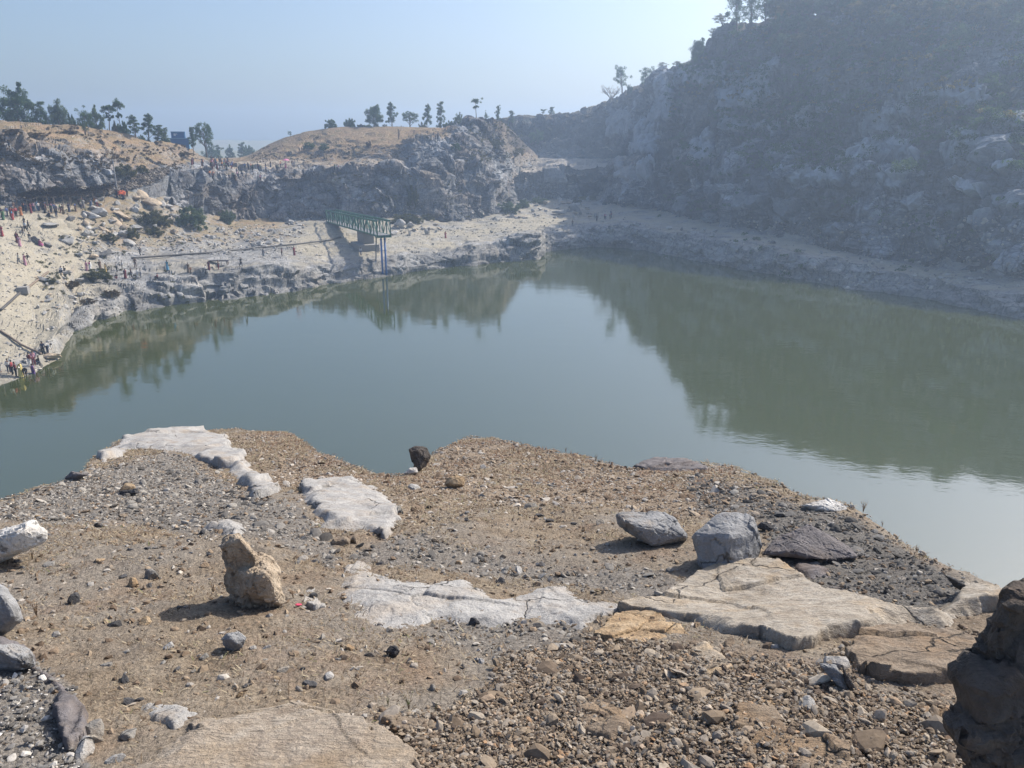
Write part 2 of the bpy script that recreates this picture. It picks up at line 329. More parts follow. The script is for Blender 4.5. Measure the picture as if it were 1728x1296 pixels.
SPOTS = [(1228, 1297, 121, 181, .7), (1228, 1300, 205, 222, .7), (1332, 1366, 186, 216, .7), (1385, 1412, 182, 190, .6), (1453, 1513, 186, 225, .6), (1457, 1535, 240, 264, 1.), (1556, 1660, 153, 173, .8), (1673, 1728, 203, 218, .9), (1613, 1703, 233, 277, .75), (1353, 1427, 296, 311, 1.), (1474, 1530, 292, 324, .85),
         (1617, 1664, 311, 326, 1.2), (1643, 1677, 361, 380, .9), (1686, 1715, 283, 293, .9), (1383, 1427, 380, 398, .6), (1522, 1552, 328, 350, .7), (1105, 1134, 135, 199, .8), (1077, 1113, 220, 273, 1.), (1049, 1098, 277, 302, .8), (1148, 1205, 120, 142, .7), (1169, 1201, 234, 270, .8), (1269, 1285, 160, 178, .8),
         (1205, 1240, 283, 296, .8), (1027, 1063, 192, 227, .55), (1143, 1157, 320, 355, .7), (921, 949, 280, 305, .6), (1560, 1600, 400, 425, .5), (1250, 1290, 330, 350, .45), (1310, 1340, 340, 372, .5), (1680, 1728, 330, 350, .6), (1415, 1450, 255, 275, .5), (1300, 1330, 255, 268, .5), (1440, 1475, 340, 362, .5), (1580, 1620, 345, 362, .5)]
# far cliff, terrace and the high hill on the right
cr = np.concatenate([np.arange(836, 1860, 1.5), np.arange(1860, 2500, 6.)])
R0 = curve(S3p, cr) + np.array([0, -1., -1.5])
R1 = curve([(836, 305, 262), (870, 300, 268), (900, 285, 270), (930, 280, 271), (1000, 275, 273), (1050, 281, 256), (1100, 281, 232), (1180, 272, 206), (1250, 286, 190), (1350, 297, 170), (1450, 302, 156), (1550, 312, 146), (1640, 316, 138), (1728, 302, 131), (1960, 290, 118)], cr)
R2 = curve([(836, 266, 310), (930, 269, 310), (1000, 270, 308), (1050, 268, 290), (1100, 263, 254), (1180, 252, 216), (1300, 263, 191), (1450, 271, 168), (1600, 281, 150), (1728, 270, 140), (1960, 250, 126)], cr)
R3 = curve([(836, 212, 320), (870, 210, 320), (930, 215, 318), (1000, 200, 316), (1050, 184, 302), (1100, 152, 276), (1180, 136, 234), (1250, 131, 216), (1300, 140, 203), (1400, 160, 184), (1500, 166, 170), (1600, 171, 158), (1728, 166, 150), (1960, 150, 135)], cr)
R4 = curve([(836, 207, 334), (870, 206, 334), (900, 204, 334), (930, 202, 334), (960, 198, 334), (1000, 187, 328), (1030, 173, 320), (1060, 154, 308), (1100, 136, 287), (1150, 115, 264), (1180, 99, 248), (1210, 63, 234), (1240, 43, 226), (1290, 39, 219), (1350, 36, 208), (1500, 24, 192), (1728, 6, 178), (1960, -14, 160)], cr, 5)
R5 = R4 + np.array([6, 25., 3.]); R6 = R4 + np.array([40, 90., -26.])
hi = np.clip((cr - 1040) / 80, 0, 1)
rhill, RHP = loft('right_hill', cr, [R0, R1, R2, R3, R4, R5, R6], [58, 22, 58, 54, 12, 4],
    [.8 + .1 * hi, .18 + .57 * hi, .08 + .77 * hi, .7 + .05 * hi, .3 + 0 * hi, .12 + 0 * hi, .1 + 0 * hi],
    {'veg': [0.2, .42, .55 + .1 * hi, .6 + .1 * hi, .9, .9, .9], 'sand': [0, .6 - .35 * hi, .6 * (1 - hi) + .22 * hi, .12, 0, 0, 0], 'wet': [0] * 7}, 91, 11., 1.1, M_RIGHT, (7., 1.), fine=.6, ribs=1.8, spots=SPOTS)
# plain to the horizon
g = np.concatenate([-np.geomspace(1500, 12, 60), [0], np.geomspace(12, 1500, 60)])
gx, gy = np.meshgrid(g, np.concatenate([[-300, -100, -20], np.geomspace(12, 1500, 110)]))
rr = np.hypot(gx, gy); sm = np.clip((rr - 225) / 80, 0, 1); sm = sm * sm * (3 - 2 * sm)
sm = np.where(gy < 0, 0, sm)
gz = -6 + sm * (19.5 + 1.5 * fbm(np.stack([gx / 90, gy / 90, 0 * gx], -1), 3, 5))
M_PLAIN = terrain_mat('plain_soil', (.2, .2, .15), (.3, .24, .14), .4, (.22, .2, .09), .7, (.3, .2, .12), s=.3)
Vg = np.stack([gx, gy, gz], -1)
obj('ground', mesh_np('ground', Vg.reshape(-1, 3), grid_faces(*gx.shape), [M_PLAIN], True, {'veg': np.full(gx.size, .9), 'sand': np.zeros(gx.size), 'wet': np.zeros(gx.size)}), kind='structure')
# distant hills
hx = np.linspace(-1500, 1500, 220)
for k, (Y, zt, sd) in enumerate(((850, 22, 4), (1200, 30, 9))):
    top = zt + 8 * fbm(np.stack([hx / 420, hx * 0, hx * 0], -1), 4, sd)
    rowsY = [(-260, 10), (-90, .55), (0, 1), (120, .6), (300, 8)]
    P = np.stack([np.stack([hx * Y / 1250, np.full_like(hx, Y + dy) + 30 * np.sin(hx / 300), top * f if f <= 1 else np.full_like(hx, f)], -1) for dy, f in rowsY])
    obj('distant_hills', mesh_np('distant_hills', P.reshape(-1, 3), grid_faces(*P.shape[:2]), [M_PLAIN], True, {'veg': np.ones(P.shape[0] * P.shape[1]), 'sand': np.zeros(P.shape[0] * P.shape[1]), 'wet': np.zeros(P.shape[0] * P.shape[1])}), kind='structure')
# water
nw = NT('lake_water', .035, .5); nw.b.inputs['IOR'].default_value = 2.35
nw.color(nw.ramp(nw.noise(.02, 3), [(.3, (.044, .054, .014)), (.7, (.054, .063, .018))]))
wv = nw.math('ADD', nw.noise(1.1, 3, .6, nw.mapping(nw.pos(), (1, 1.6, 1), (0, 0, .4))), nw.math('MULTIPLY', nw.noise(.16, 2, .5, nw.mapping(nw.pos(), (1, 2.2, 1), (0, 0, .2))), 2.))
nw.bump(wv, .10, .05)
near = at_z(PXC, np.full_like(PXC, 1150.), 0.); back = S0 * np.array([1.05, 1.05, 0])
Pw = np.stack([np.stack([near[:, 0] * 1.6, np.full_like(PXC, -30.), 0 * PXC], -1)] + [near * (1 - v) + back * v for v in np.linspace(0, 1, 24)]); Pw[..., 2] = 0
obj('water', mesh_np('water', Pw.reshape(-1, 3), grid_faces(*Pw.shape[:2]), [nw.m], True), kind='structure')
# ray casting onto the far terrain
def bvh_of(P):
    f = grid_faces(*P.shape[:2]); return BVHTree.FromPolygons(P.reshape(-1, 3).tolist(), f.tolist())
BV = [bvh_of(P) for P in (SHP, LHP, MHP, RHP, Vg)]
def hit(px, py, far=4000.):
    d = Vector(rays(px, py)); d.normalize(); best = None
    for b in BV:
        h = b.ray_cast(Vector(CAM), d, far)
        if h[0] is not None and (best is None or h[3] < best[3]): best = h
    return best
def ground_z(x, y, zmax=200.):
    z = -50
    for b in BV:
        h = b.ray_cast(Vector((x, y, zmax)), Vector((0, 0, -1)))
        if h[0] is not None: z = max(z, h[0].z)
    return z
def spot(px, py, Y=None, tries=14):
    """where an object at photo pixel (px, py) stands on the terrain; for a skyline it searches downwards for the first ground"""
    if Y is None:
        for k in range(tries):
            h = hit(px, py + k * 1.2)
            if h is not None and h[0].y < 900: return np.array(h[0])
        Y = 250
    p = at_Y(px, py, Y); p[2] = ground_z(p[0], p[1]); return p
def px_size(p):  # metres per photo pixel at p
    return project(np.asarray(p, float))[2] / F
# ------------------------------------------------------------------ foreground slope
FD0, FS = 1.527, .2904
def fbump(x, y):
    q = np.stack([np.asarray(x, float), np.asarray(y, float), np.zeros_like(np.asarray(x, float))], -1)
    f = np.clip((y - 1.5) / 5, .12, 1)
    b = .22 * f * fbm(q * .28, 3, 11) + .06 * fbm(q * .9, 3, 12)
    px, py, t = project(np.stack([x, y, CZ - FD0 - FS * np.asarray(y, float)], -1))
    b = b + .10 * np.exp(-(((px - 1330) / 420) ** 2 + ((py - 1270) / 130) ** 2)) * np.clip(y / 3, 0, 1)
    return b
def fplane(px, py):
    """photo pixel -> point of the mean slope plane"""
    d = rays(px, py); s = FD0 / (-d[..., 2] - FS * d[..., 1]); return CAM + d * s[..., None]
def fz(x, y): return CZ - FD0 - FS * y + fbump(x, y)
def fg(px, py):
    p = fplane(px, py); p[..., 2] = fz(p[..., 0], p[..., 1]); 
    # one correction step along the view ray so that the bumped point sits on the pixel
    for _ in range(2):
        d = rays(px, py); k = (p[..., 2] - CZ) / d[..., 2]; q = CAM + d * k[..., None]
        p = q.copy(); p[..., 2] = fz(q[..., 0], q[..., 1])
    return p
SIL = np.array([(-900, 1190), (-300, 950), (0, 846), (60, 825), (140, 796), (160, 772), (220, 742), (290, 728), (345, 725), (400, 718), (440, 725), (480, 735), (520, 757), (580, 781), (630, 800), (690, 797), (715, 775), (745, 760), (790, 741),
    (830, 743), (880, 755), (940, 765), (1000, 779), (1060, 790), (1100, 784), (1150, 786), (1240, 800), (1300, 828), (1350, 850), (1440, 872), (1500, 910), (1560, 946), (1640, 985), (1690, 1008), (1728, 1022), (1900, 1090), (2600, 1330)], float)
acols = np.concatenate([np.linspace(-1.35, -.72, 60, endpoint=False), np.linspace(-.72, .72, 1100), np.linspace(.72, 1.35, 61)[1:]])
pxa = acols * F + 864
edge = fplane(pxa, np.interp(pxa, SIL[:, 0], SIL[:, 1]))
kk = np.hanning(9)[1:-1]; kk /= kk.sum()
Ye = np.convolve(np.pad(edge[:, 1], 3, mode='edge'), kk, 'valid')
def a_of(x, y): return x / (y * CP + (FD0 + FS * y) * SP)
s = np.concatenate([np.linspace(0, 1, 560)])
Yg = .35 * (Ye[None] / .35) ** s[:, None]
e = np.geomspace(.04, 26, 46)
Yall = np.concatenate([Yg, Ye[None] + e[:, None]])
Xall = acols[None] * (Yall * CP + (FD0 + FS * Yall) * SP)
Zall = fz(Xall, Yall)
over = np.clip(Yall - Ye[None], 0, None)
Zall = Zall - 1.15 * (np.sqrt(over ** 2 + .25) - .5) * np.where(over > 0, 1, 0)
# soften the brink itself
inn = np.clip(1 - (Ye[None] - Yall) / (.06 * Ye[None]), 0, 1); Zall = Zall - .05 * inn ** 2 * np.where(over > 0, 0, 1) - .05 * np.where(over > 0, 1, 0)
Pf = np.stack([Xall, Yall, Zall], -1)
Pf[..., 2] += -np.clip(over - .6, 0, 1) * .6 * np.abs(facet(Pf / 1.3, 77)[0]) + .012 * fbm(Pf * 9, 3, 13) * np.clip(Yall / 3, .4, 1.5) + .006 * fbm(Pf * 40, 2, 14)
# gravel zones, traced in the photograph
GZ = {'fine': [[(-40, 880), (0, 850), (150, 795), (290, 760), (420, 835), (500, 850), (560, 915), (570, 960), (430, 905), (330, 905), (200, 880), (60, 880)],
               [(570, 940), (700, 900), (780, 925), (900, 960), (1100, 960), (1170, 990), (1100, 1010), (1000, 990), (800, 970), (640, 950)],
               [(690, 1062), (850, 1045), (960, 1048), (1000, 1075), (960, 1095), (850, 1110), (740, 1085)]],
      'mixed': [[(440, 725), (520, 757), (640, 800), (720, 870), (690, 915), (660, 820), (540, 815), (480, 825), (390, 745)],
                [(640, 800), (790, 745), (1100, 790), (1240, 805), (1320, 840), (1290, 870), (1160, 870), (1040, 860), (900, 850), (700, 860)]],
      'dark': [[(1150, 800), (1300, 832), (1440, 876), (1560, 950), (1700, 1015), (1600, 1020), (1560, 1045), (1450, 1010), (1385, 1000), (1340, 970), (1285, 960), (1300, 885), (1180, 862)]],
      'coarse': [[(990, 1080), (1100, 1095), (1240, 1110), (1330, 1128), (1420, 1125), (1480, 1180), (1640, 1190), (1660, 1320), (700, 1330), (690, 1260), (640, 1215), (740, 1215), (830, 1165), (850, 1115), (950, 1095)],
                 [(1400, 1105), (1480, 1088), (1560, 1068), (1640, 1075), (1600, 1095), (1450, 1110)]],
      'white': [[(-60, 1110), (60, 1120), (120, 1160), (130, 1250), (160, 1330), (-60, 1330)]]}
def inpoly(px, py, poly):
    p = np.array(poly, float); c = np.zeros(np.shape(px), bool); j = len(p) - 1
    for i in range(len(p)):
        cond = ((p[i, 1] > py) != (p[j, 1] > py)) & (px < (p[j, 0] - p[i, 0]) * (py - p[i, 1]) / (p[j, 1] - p[i, 1] + 1e-9) + p[i, 0])
        c ^= cond; j = i
    return c
def zone(px, py, name, jit=0):
    m = np.zeros(np.shape(px), bool)
    for poly in GZ[name]: m |= inpoly(px, py, poly)
    return m
ppx, ppy, ppt = project(Pf)
jx = ppx + 16 * fbm(Pf * 2.2, 3, 31); jy = ppy + 11 * fbm(Pf * 2.2 + 40, 3, 32)
att = {k: zone(jx, jy, k).astype(float) for k in GZ}
def blur(a):
    for _ in range(3):
        a = a.copy(); a[1:-1] = (a[:-2] + a[1:-1] * 2 + a[2:]) / 4; a[:, 1:-1] = (a[:, :-2] + a[:, 1:-1] * 2 + a[:, 2:]) / 4
    return a
att = {k: blur(v) for k, v in att.items()}
nf = NT('slope_soil', .97, .15)
n1 = nf.noise(.8, 5, .6); n2 = nf.noise(5, 6, .65); n3 = nf.noise(45, 5, .7); n4 = nf.noise(150, 3, .6)
col = nf.ramp(n2, [(.3, (.165, .125, .09)), (.5, (.255, .20, .145)), (.72, (.335, .275, .205))])
col = nf.mix(nf.math('MULTIPLY', nf.step(n1, .42, .58), .75), col, nf.mix(n2, (.20, .175, .15), (.31, .28, .245)))
col = nf.mix(nf.math('MULTIPLY', nf.step(nf.noise(1.7, 5, .65), .52, .66), .45), col, (.235, .15, .10))
for k, c in (('fine', (.215, .195, .175)), ('mixed', (.29, .225, .165)), ('dark', (.135, .13, .125)), ('coarse', (.22, .165, .115)), ('white', (.23, .21, .19))):
    col = nf.mix(nf.math('MULTIPLY', nf.attr(k), .85), col, nf.mix(n3, tuple(v * .6 for v in c), tuple(v * 1.35 for v in c)))
col = nf.mix(.85, col, nf.ramp(n3, [(.3, .25), (.56, 1.), (.75, 1.25)]), 'MULTIPLY')
col = nf.mix(nf.math('MULTIPLY', nf.step(n4, .56, .7), .5), col, (.52, .45, .35))
nf.color(col); nf.bump(nf.math('ADD', nf.math('MULTIPLY', n3, 1.), nf.math('MULTIPLY', n2, 1.5)), .8, .03)
obj('foreground_ground', mesh_np('foreground_ground', Pf.reshape(-1, 3), grid_faces(*Pf.shape[:2]), [nf.m], True, {k: v.ravel() for k, v in att.items()}), kind='structure')
def brink_Y(x, y):
    return np.interp(a_of(x, y), acols, Ye)

# ------------------------------------------------------------------ rock materials of the near rocks
def rock_mat(name, a, b, c, grain=60., bands=0., dark=.35, stain=None, rot=(0, 0, .5), edge_stain=.5, bump=.6, lich=None):
    """a, b, c: dark, middle and light tone; bands: foliation lines running through the stone"""
    n = NT(name, .92, .25); P = n.pos()
    m1 = n.noise(1.6, 5, .6); m2 = n.noise(9., 6, .65); m3 = n.noise(grain, 5, .7)
    c0 = n.ramp(m2, [(.28, a), (.5, b), (.74, c)])
    if stain: c0 = n.mix(n.math('MULTIPLY', n.step(n.noise(2.4, 5, .6), .5, .66), edge_stain), c0, stain)
    h = n.math('ADD', n.math('MULTIPLY', m2, 1.), n.math('MULTIPLY', m3, .6))
    if bands:
        bv = n.mapping(P, (bands * .34, bands, bands * .8), rot)
        bb = n.noise(1., 6, .68, bv, .5)
        c0 = n.mix(.5, c0, n.ramp(bb, [(.30, .30), (.46, .8), (.62, 1.05)]), 'MULTIPLY')
        h = n.math('ADD', h, n.math('MULTIPLY', bb, 1.6))
    c0 = n.mix(dark, c0, n.ramp(m3, [(.3, .3), (.58, 1.)]), 'MULTIPLY')
    sp = n.noise(grain * 2.6, 3, .6)
    c0 = n.mix(n.math('MULTIPLY', n.step(sp, .6, .72), .4), c0, (.09, .085, .08))
    c0 = n.mix(n.math('MULTIPLY', n.step(m1, .4, .7), .3), c0, tuple(min(1, v * 1.15) for v in c))
    if lich: c0 = n.mix(n.math('MULTIPLY', n.step(n.noise(6., 6, .75), .57, .63), .8), c0, lich)
    wq = n.N.new('ShaderNodeVectorMath'); wq.operation = 'MULTIPLY_ADD'; wn = n.N.new('ShaderNodeTexNoise'); wn.inputs['Scale'].default_value = 2.2; wn.inputs['Detail'].default_value = 6; n.L.new(P, wn.inputs['Vector'])
    n.L.new(wn.outputs['Color'], wq.inputs[0]); wq.inputs[1].default_value = (.5,) * 3; n.L.new(n.mapping(P, (1., 1., .6), (0, 0, .7)), wq.inputs[2])
    cr = n.voro(1.15, 'DISTANCE_TO_EDGE', wq.outputs[0]); cm_ = n.step(n.noise(1.1, 3, .5), .46, .56)
    cw = n.math('MULTIPLY', n.ramp(cr, [(0., 1.), (.012, 0.)]), cm_)
    c0 = n.mix(n.math('MULTIPLY', cw, .75), c0, (.05, .045, .04))
    c0 = n.mix(n.math('MULTIPLY', n.step(n.noise(3.1, 6, .7), .55, .7), .55), c0, (.30, .235, .17))
    h = n.math('SUBTRACT', h, n.math('MULTIPLY', cw, 1.5))
    n.color(c0); n.bump(h, bump, .03); return n.m
RM = {
 'pale': rock_mat('pale_granite', (.255, .245, .235), (.365, .35, .335), (.45, .435, .415), 55, 0, .5, (.43, .34, .25), bump=.8),
 'tan': rock_mat('tan_gneiss', (.29, .24, .185), (.41, .355, .29), (.51, .465, .405), 60, 26, .3, (.50, .33, .16), (0, 0, -.35), .6, .8),
 'grooved': rock_mat('grooved_gneiss', (.33, .26, .20), (.44, .365, .29), (.53, .46, .38), 60, 34, .35, (.46, .32, .18), (0, 0, 1.0), .5, .9),
 'brown': rock_mat('brown_gneiss', (.20, .15, .11), (.30, .235, .175), (.38, .31, .24), 60, 24, .35, (.36, .22, .11), (0, 0, -.5), .5, .9),
 'stone': rock_mat('grey_stone', (.15, .14, .13), (.25, .235, .215), (.34, .32, .295), 60, 10, .4, (.28, .2, .13)),
 'grey': rock_mat('grey_granite', (.185, .183, .185), (.275, .273, .275), (.365, .363, .363), 60, 14, .4, None, (.3, .5, .8)),
 'purple': rock_mat('dark_slate', (.10, .09, .092), (.165, .15, .152), (.23, .21, .21), 60, 16, .3, (.20, .15, .12), (0, 0, .3)),
 'dark': rock_mat('dark_rock', (.055, .05, .048), (.10, .088, .08), (.16, .135, .115), 50, 12, .4, (.13, .08, .05), (.5, .2, .1), .6, .9),
 'black': rock_mat('black_slate', (.035, .034, .036), (.075, .073, .076), (.13, .127, .13), 60, 14, .4, None),
 'white': rock_mat('white_quartz', (.45, .42, .38), (.60, .575, .54), (.72, .69, .65), 60, 0, .3, (.45, .36, .27), lich=(.10, .095, .09)),
 'tanb': rock_mat('tan_boulder', (.32, .235, .16), (.50, .40, .295), (.62, .53, .42), 50, 10, .4, (.16, .095, .055), (.4, .3, .6), .8, 1.),
 'ochre': rock_mat('ochre_rock', (.25, .16, .09), (.42, .29, .17), (.56, .44, .30), 50, 14, .35, (.30, .15, .07), (.4, .3, .6), .6, .9),
}
# ------------------------------------------------------------------ flat outcrops: traced outline, own thickness
def outcrop(name, poly, material, label, cat='rock slab', rise=.10, edge=.16, seed=1, n=150, rough=1., tilt=(0, 0), cracks=1., group=None, ero=.3):
    poly = np.array(poly, float)
    c = np.concatenate([poly, poly[:1]]); pts = []
    for i in range(len(poly)):          # finer outline with ragged noise
        for v in np.linspace(0, 1, 9, endpoint=False): pts.append(c[i] * (1 - v) + c[i + 1] * v)
    pts = np.array(pts); g3 = fplane(pts[:, 0], pts[:, 1])[:, :2]
    g3 = g3 + np.stack([fbm(np.c_[g3 * 3, 0 * g3[:, 0]], 4, seed, .6), fbm(np.c_[g3 * 3 + 30, 0 * g3[:, 0]], 4, seed + 1, .6)], -1) * .05 * (edge / .16) ** .5
    lo, hi = g3.min(0) - .05, g3.max(0) + .05; L = (hi - lo).max(); st = L / n
    xs = np.arange(lo[0], hi[0], st); ys = np.arange(lo[1], hi[1], st); X, Y = np.meshgrid(xs, ys)
    ins = inpoly(X, Y, g3)
    D = np.full(X.shape, 1e9); B = np.roll(g3, -1, 0)
    for a, b in zip(g3, B):
        ab = b - a; u = np.clip(((X - a[0]) * ab[0] + (Y - a[1]) * ab[1]) / (ab @ ab + 1e-12), 0, 1)
        D = np.minimum(D, np.hypot(X - a[0] - u * ab[0], Y - a[1] - u * ab[1]))
    D = np.where(ins, D, -D); D = D - ero * edge * np.clip(fbm(np.stack([X * 2.2, Y * 2.2, 0 * X + seed], -1), 4, seed + 9) + .1, 0, 1) * 1.6
    Q = np.stack([X, Y, 0 * X + seed], -1)
    D = D + .22 * edge * facet(Q / (.055 * L + .03), seed + 21, 1.2)[0]
    el = edge * np.clip(.5 + 1.8 * fbm(Q * 1.3, 3, seed + 12), .10, 1.4)
    k = np.clip(D / el, 0, 1); k = 1 - (1 - k) ** 1.3
    fv, ck = facet(Q * np.array([1, 1, 1]) / (.24 * L + .12) + .15 * fbm(Q * 2, 3, seed + 5)[..., None], seed + 3, 1.1)
    Zt = fz(X, Y) - .02 + k * (rise * .8 + (.018 + rise * .2) * rough * fv + .05 * rough * fbm(Q * 1.6, 4, seed + 2) + .012 * rough * fbm(Q * 12, 4, seed + 4) + .004 * fbm(Q * 50, 3, seed + 6)) - .02 * cracks * (fbm(Q * 1.1, 3, seed + 8) > .08) * np.exp(-(ck * 60)) * k
    Zt = Zt + tilt[0] * (X - X.mean()) * k + tilt[1] * (Y - Y.mean()) * k
    keep = D > -2.1 * st
    Zt = np.where(D < 0, Zt - .10 - 2 * np.abs(D), Zt)
    idx = -np.ones(X.shape, int); idx[keep] = np.arange(keep.sum())
    f = np.stack([idx[:-1, :-1], idx[:-1, 1:], idx[1:, 1:], idx[1:, :-1]], -1).reshape(-1, 4); f = f[(f >= 0).all(1)]
    V = np.stack([X, Y, Zt], -1)[keep]
    # close the body: the same outline lower down, joined by a skirt
    e = np.sort(np.stack([f, np.roll(f, -1, 1)], -1).reshape(-1, 2), 1)
    raw = np.stack([f, np.roll(f, -1, 1)], -1).reshape(-1, 2)
    _, inv, cnt = np.unique(e, axis=0, return_inverse=True, return_counts=True)
    bd = raw[cnt[inv.ravel()] == 1]
    nv = len(V); V2 = V.copy(); V2[:, 2] -= .25
    V = np.concatenate([V, V2]); f2 = f[:, ::-1] + nv; sk = np.stack([bd[:, 1], bd[:, 0], bd[:, 0] + nv, bd[:, 1] + nv], -1)
    o0 = V[:nv].mean(0)
    o = obj(name, mesh_np(name, V - o0, [f, f2, sk], [RM[material]], True), loc=o0)
    for p in o.data.polygons: pass
    return tag(o, label, cat, group)
outcrop('rock_slab', [(560, 1002), (575, 960), (592, 937), (630, 947), (660, 968), (720, 977), (790, 965), (850, 990), (900, 976), (950, 976), (1010, 1000), (1060, 1018), (1010, 1040), (985, 1070), (950, 1047), (900, 1042), (850, 1050), (800, 1055), (740, 1047), (690, 1065), (640, 1065), (600, 1052), (578, 1030)], 'pale', 'broad pale grey bedrock slab with a cracked middle, right of the tan boulder', rise=.07, seed=3, n=250, edge=.2)
outcrop('rock_slab', [(492, 832), (530, 820), (600, 813), (642, 825), (675, 850), (680, 880), (655, 910), (600, 903), (525, 905), (532, 870), (503, 850)], 'pale', 'rounded pale grey slab in gravel above the broad cracked slab', rise=.1, seed=12, n=160, edge=.3)
outcrop('rock_slab', [(150, 796), (170, 767), (220, 741), (285, 728), (345, 725), (385, 747), (415, 775), (460, 805), (487, 835), (430, 848), (413, 830), (390, 800), (360, 782), (290, 766), (230, 766), (180, 786)], 'pale', 'long bent band of pale bedrock along the top brink of the gravel slope', rise=.16, seed=23, n=230, edge=.35)
outcrop('rock_slab', [(190, 1310), (290, 1240), (340, 1217), (420, 1190), (500, 1173), (570, 1182), (620, 1217), (665, 1252), (712, 1300), (740, 1420), (150, 1420)], 'grooved', 'large grooved tan rock dome nearest to the camera at the bottom edge', rise=.09, seed=31, n=220, edge=.22, rough=.3, cracks=.15, ero=0)
outcrop('rock_slab', [(220, 1195), (242, 1180), (310, 1180), (340, 1206), (292, 1236), (236, 1216)], 'pale', 'small flat grey slab with a pale streak beside the grooved dome', rise=.035, seed=41, n=90, edge=.08)
outcrop('rock_slab', [(1035, 1022), (1100, 1000), (1132, 985), (1200, 966), (1290, 962), (1340, 976), (1382, 1002), (1450, 1012), (1520, 1042), (1562, 1046), (1600, 1016), (1690, 1014), (1720, 1040), (1640, 1062), (1600, 1088), (1540, 1070), (1480, 1088), (1412, 1108), (1385, 1120), (1340, 1126), (1290, 1100), (1212, 1084), (1165, 1058), (1110, 1042)], 'tan', 'large striped cream and ochre slab below the grey block on the right', rise=.12, seed=57, n=260, edge=.14, rough=.8)
outcrop('rock_slab', [(1000, 1070), (1035, 1030), (1100, 1030), (1150, 1060), (1165, 1085), (1085, 1092), (1030, 1086)], 'ochre', 'low ochre slab between the broad pale slab and the striped one', rise=.07, seed=63, n=110, edge=.08)
outcrop('rock_slab', [(1098, 1132), (1150, 1096), (1200, 1096), (1232, 1122), (1242, 1155), (1212, 1182), (1142, 1172), (1108, 1160)], 'tan', 'cream slab with an ochre corner sunk in the coarse rubble', rise=.05, seed=71, n=110, edge=.08)
outcrop('rock_slab', [(1420, 1132), (1442, 1106), (1520, 1086), (1600, 1086), (1660, 1110), (1660, 1195), (1560, 1187), (1482, 1182), (1440, 1166)], 'brown', 'brown ridged slab beside the tall dark rock', rise=.10, seed=83, n=150, edge=.06)
outcrop('rock_slab', [(958, 1215), (1000, 1190), (1060, 1210), (1082, 1256), (1030, 1276), (978, 1260)], 'brown', 'flat tan slab lying in the coarse rubble, nearest the bottom', rise=.05, seed=97, n=90, edge=.05, group=None)
outcrop('rock_slab', [(1235, 1232), (1300, 1240), (1330, 1290), (1440, 1300), (1420, 1390), (1280, 1380), (1225, 1290)], 'brown', 'brown slab at the bottom edge left of the tall dark rock', rise=.05, seed=101, n=110, edge=.06)
outcrop('rock_slab', [(845, 1120), (900, 1100), (940, 1110), (935, 1140), (880, 1165), (835, 1180), (830, 1150)], 'ochre', 'reddish flat slab at the left end of the coarse rubble', rise=.03, seed=107, n=90, edge=.06)
outcrop('rock_slab', [(620, 1212), (690, 1205), (745, 1222), (735, 1240), (690, 1245), (650, 1235)], 'brown', 'thin brown slab tucked behind the grooved dome', rise=.03, seed=113, n=80, edge=.05)
outcrop('rock_slab', [(0, 1090), (60, 1095), (110, 1150), (150, 1200), (148, 1250), (110, 1270), (95, 1220), (80, 1165), (30, 1130), (-60, 1120), (-60, 1085)], 'purple', 'curved dark slate ledge around the white pebbles at the left edge', rise=.08, seed=127, n=150, edge=.06)
outcrop('rock_slab', [(335, 905), (380, 893), (412, 893), (420, 915), (400, 935), (372, 918)], 'pale', 'pale grey slab peeping out behind the tan boulder', rise=.07, seed=131, n=80, edge=.1)
outcrop('rock_slab', [(505, 1010), (520, 985), (535, 990), (552, 1022), (530, 1025)], 'pale', 'small pale wedge of rock between the tan boulder and the broad slab', rise=.05, seed=137, n=60, edge=.06)
outcrop('rock_slab', [(1300, 935), (1380, 955), (1420, 985), (1440, 1005), (1400, 1000), (1340, 972)], 'purple', 'thin purple slab below the overhanging slate', rise=.03, seed=139, n=90, edge=.06)
outcrop('rock_slab', [(1065, 790), (1100, 784), (1150, 786), (1200, 797), (1190, 803), (1120, 800)], 'purple', 'low purplish slab on the brink above the dark gravel', rise=.08, seed=149, n=90, edge=.12)
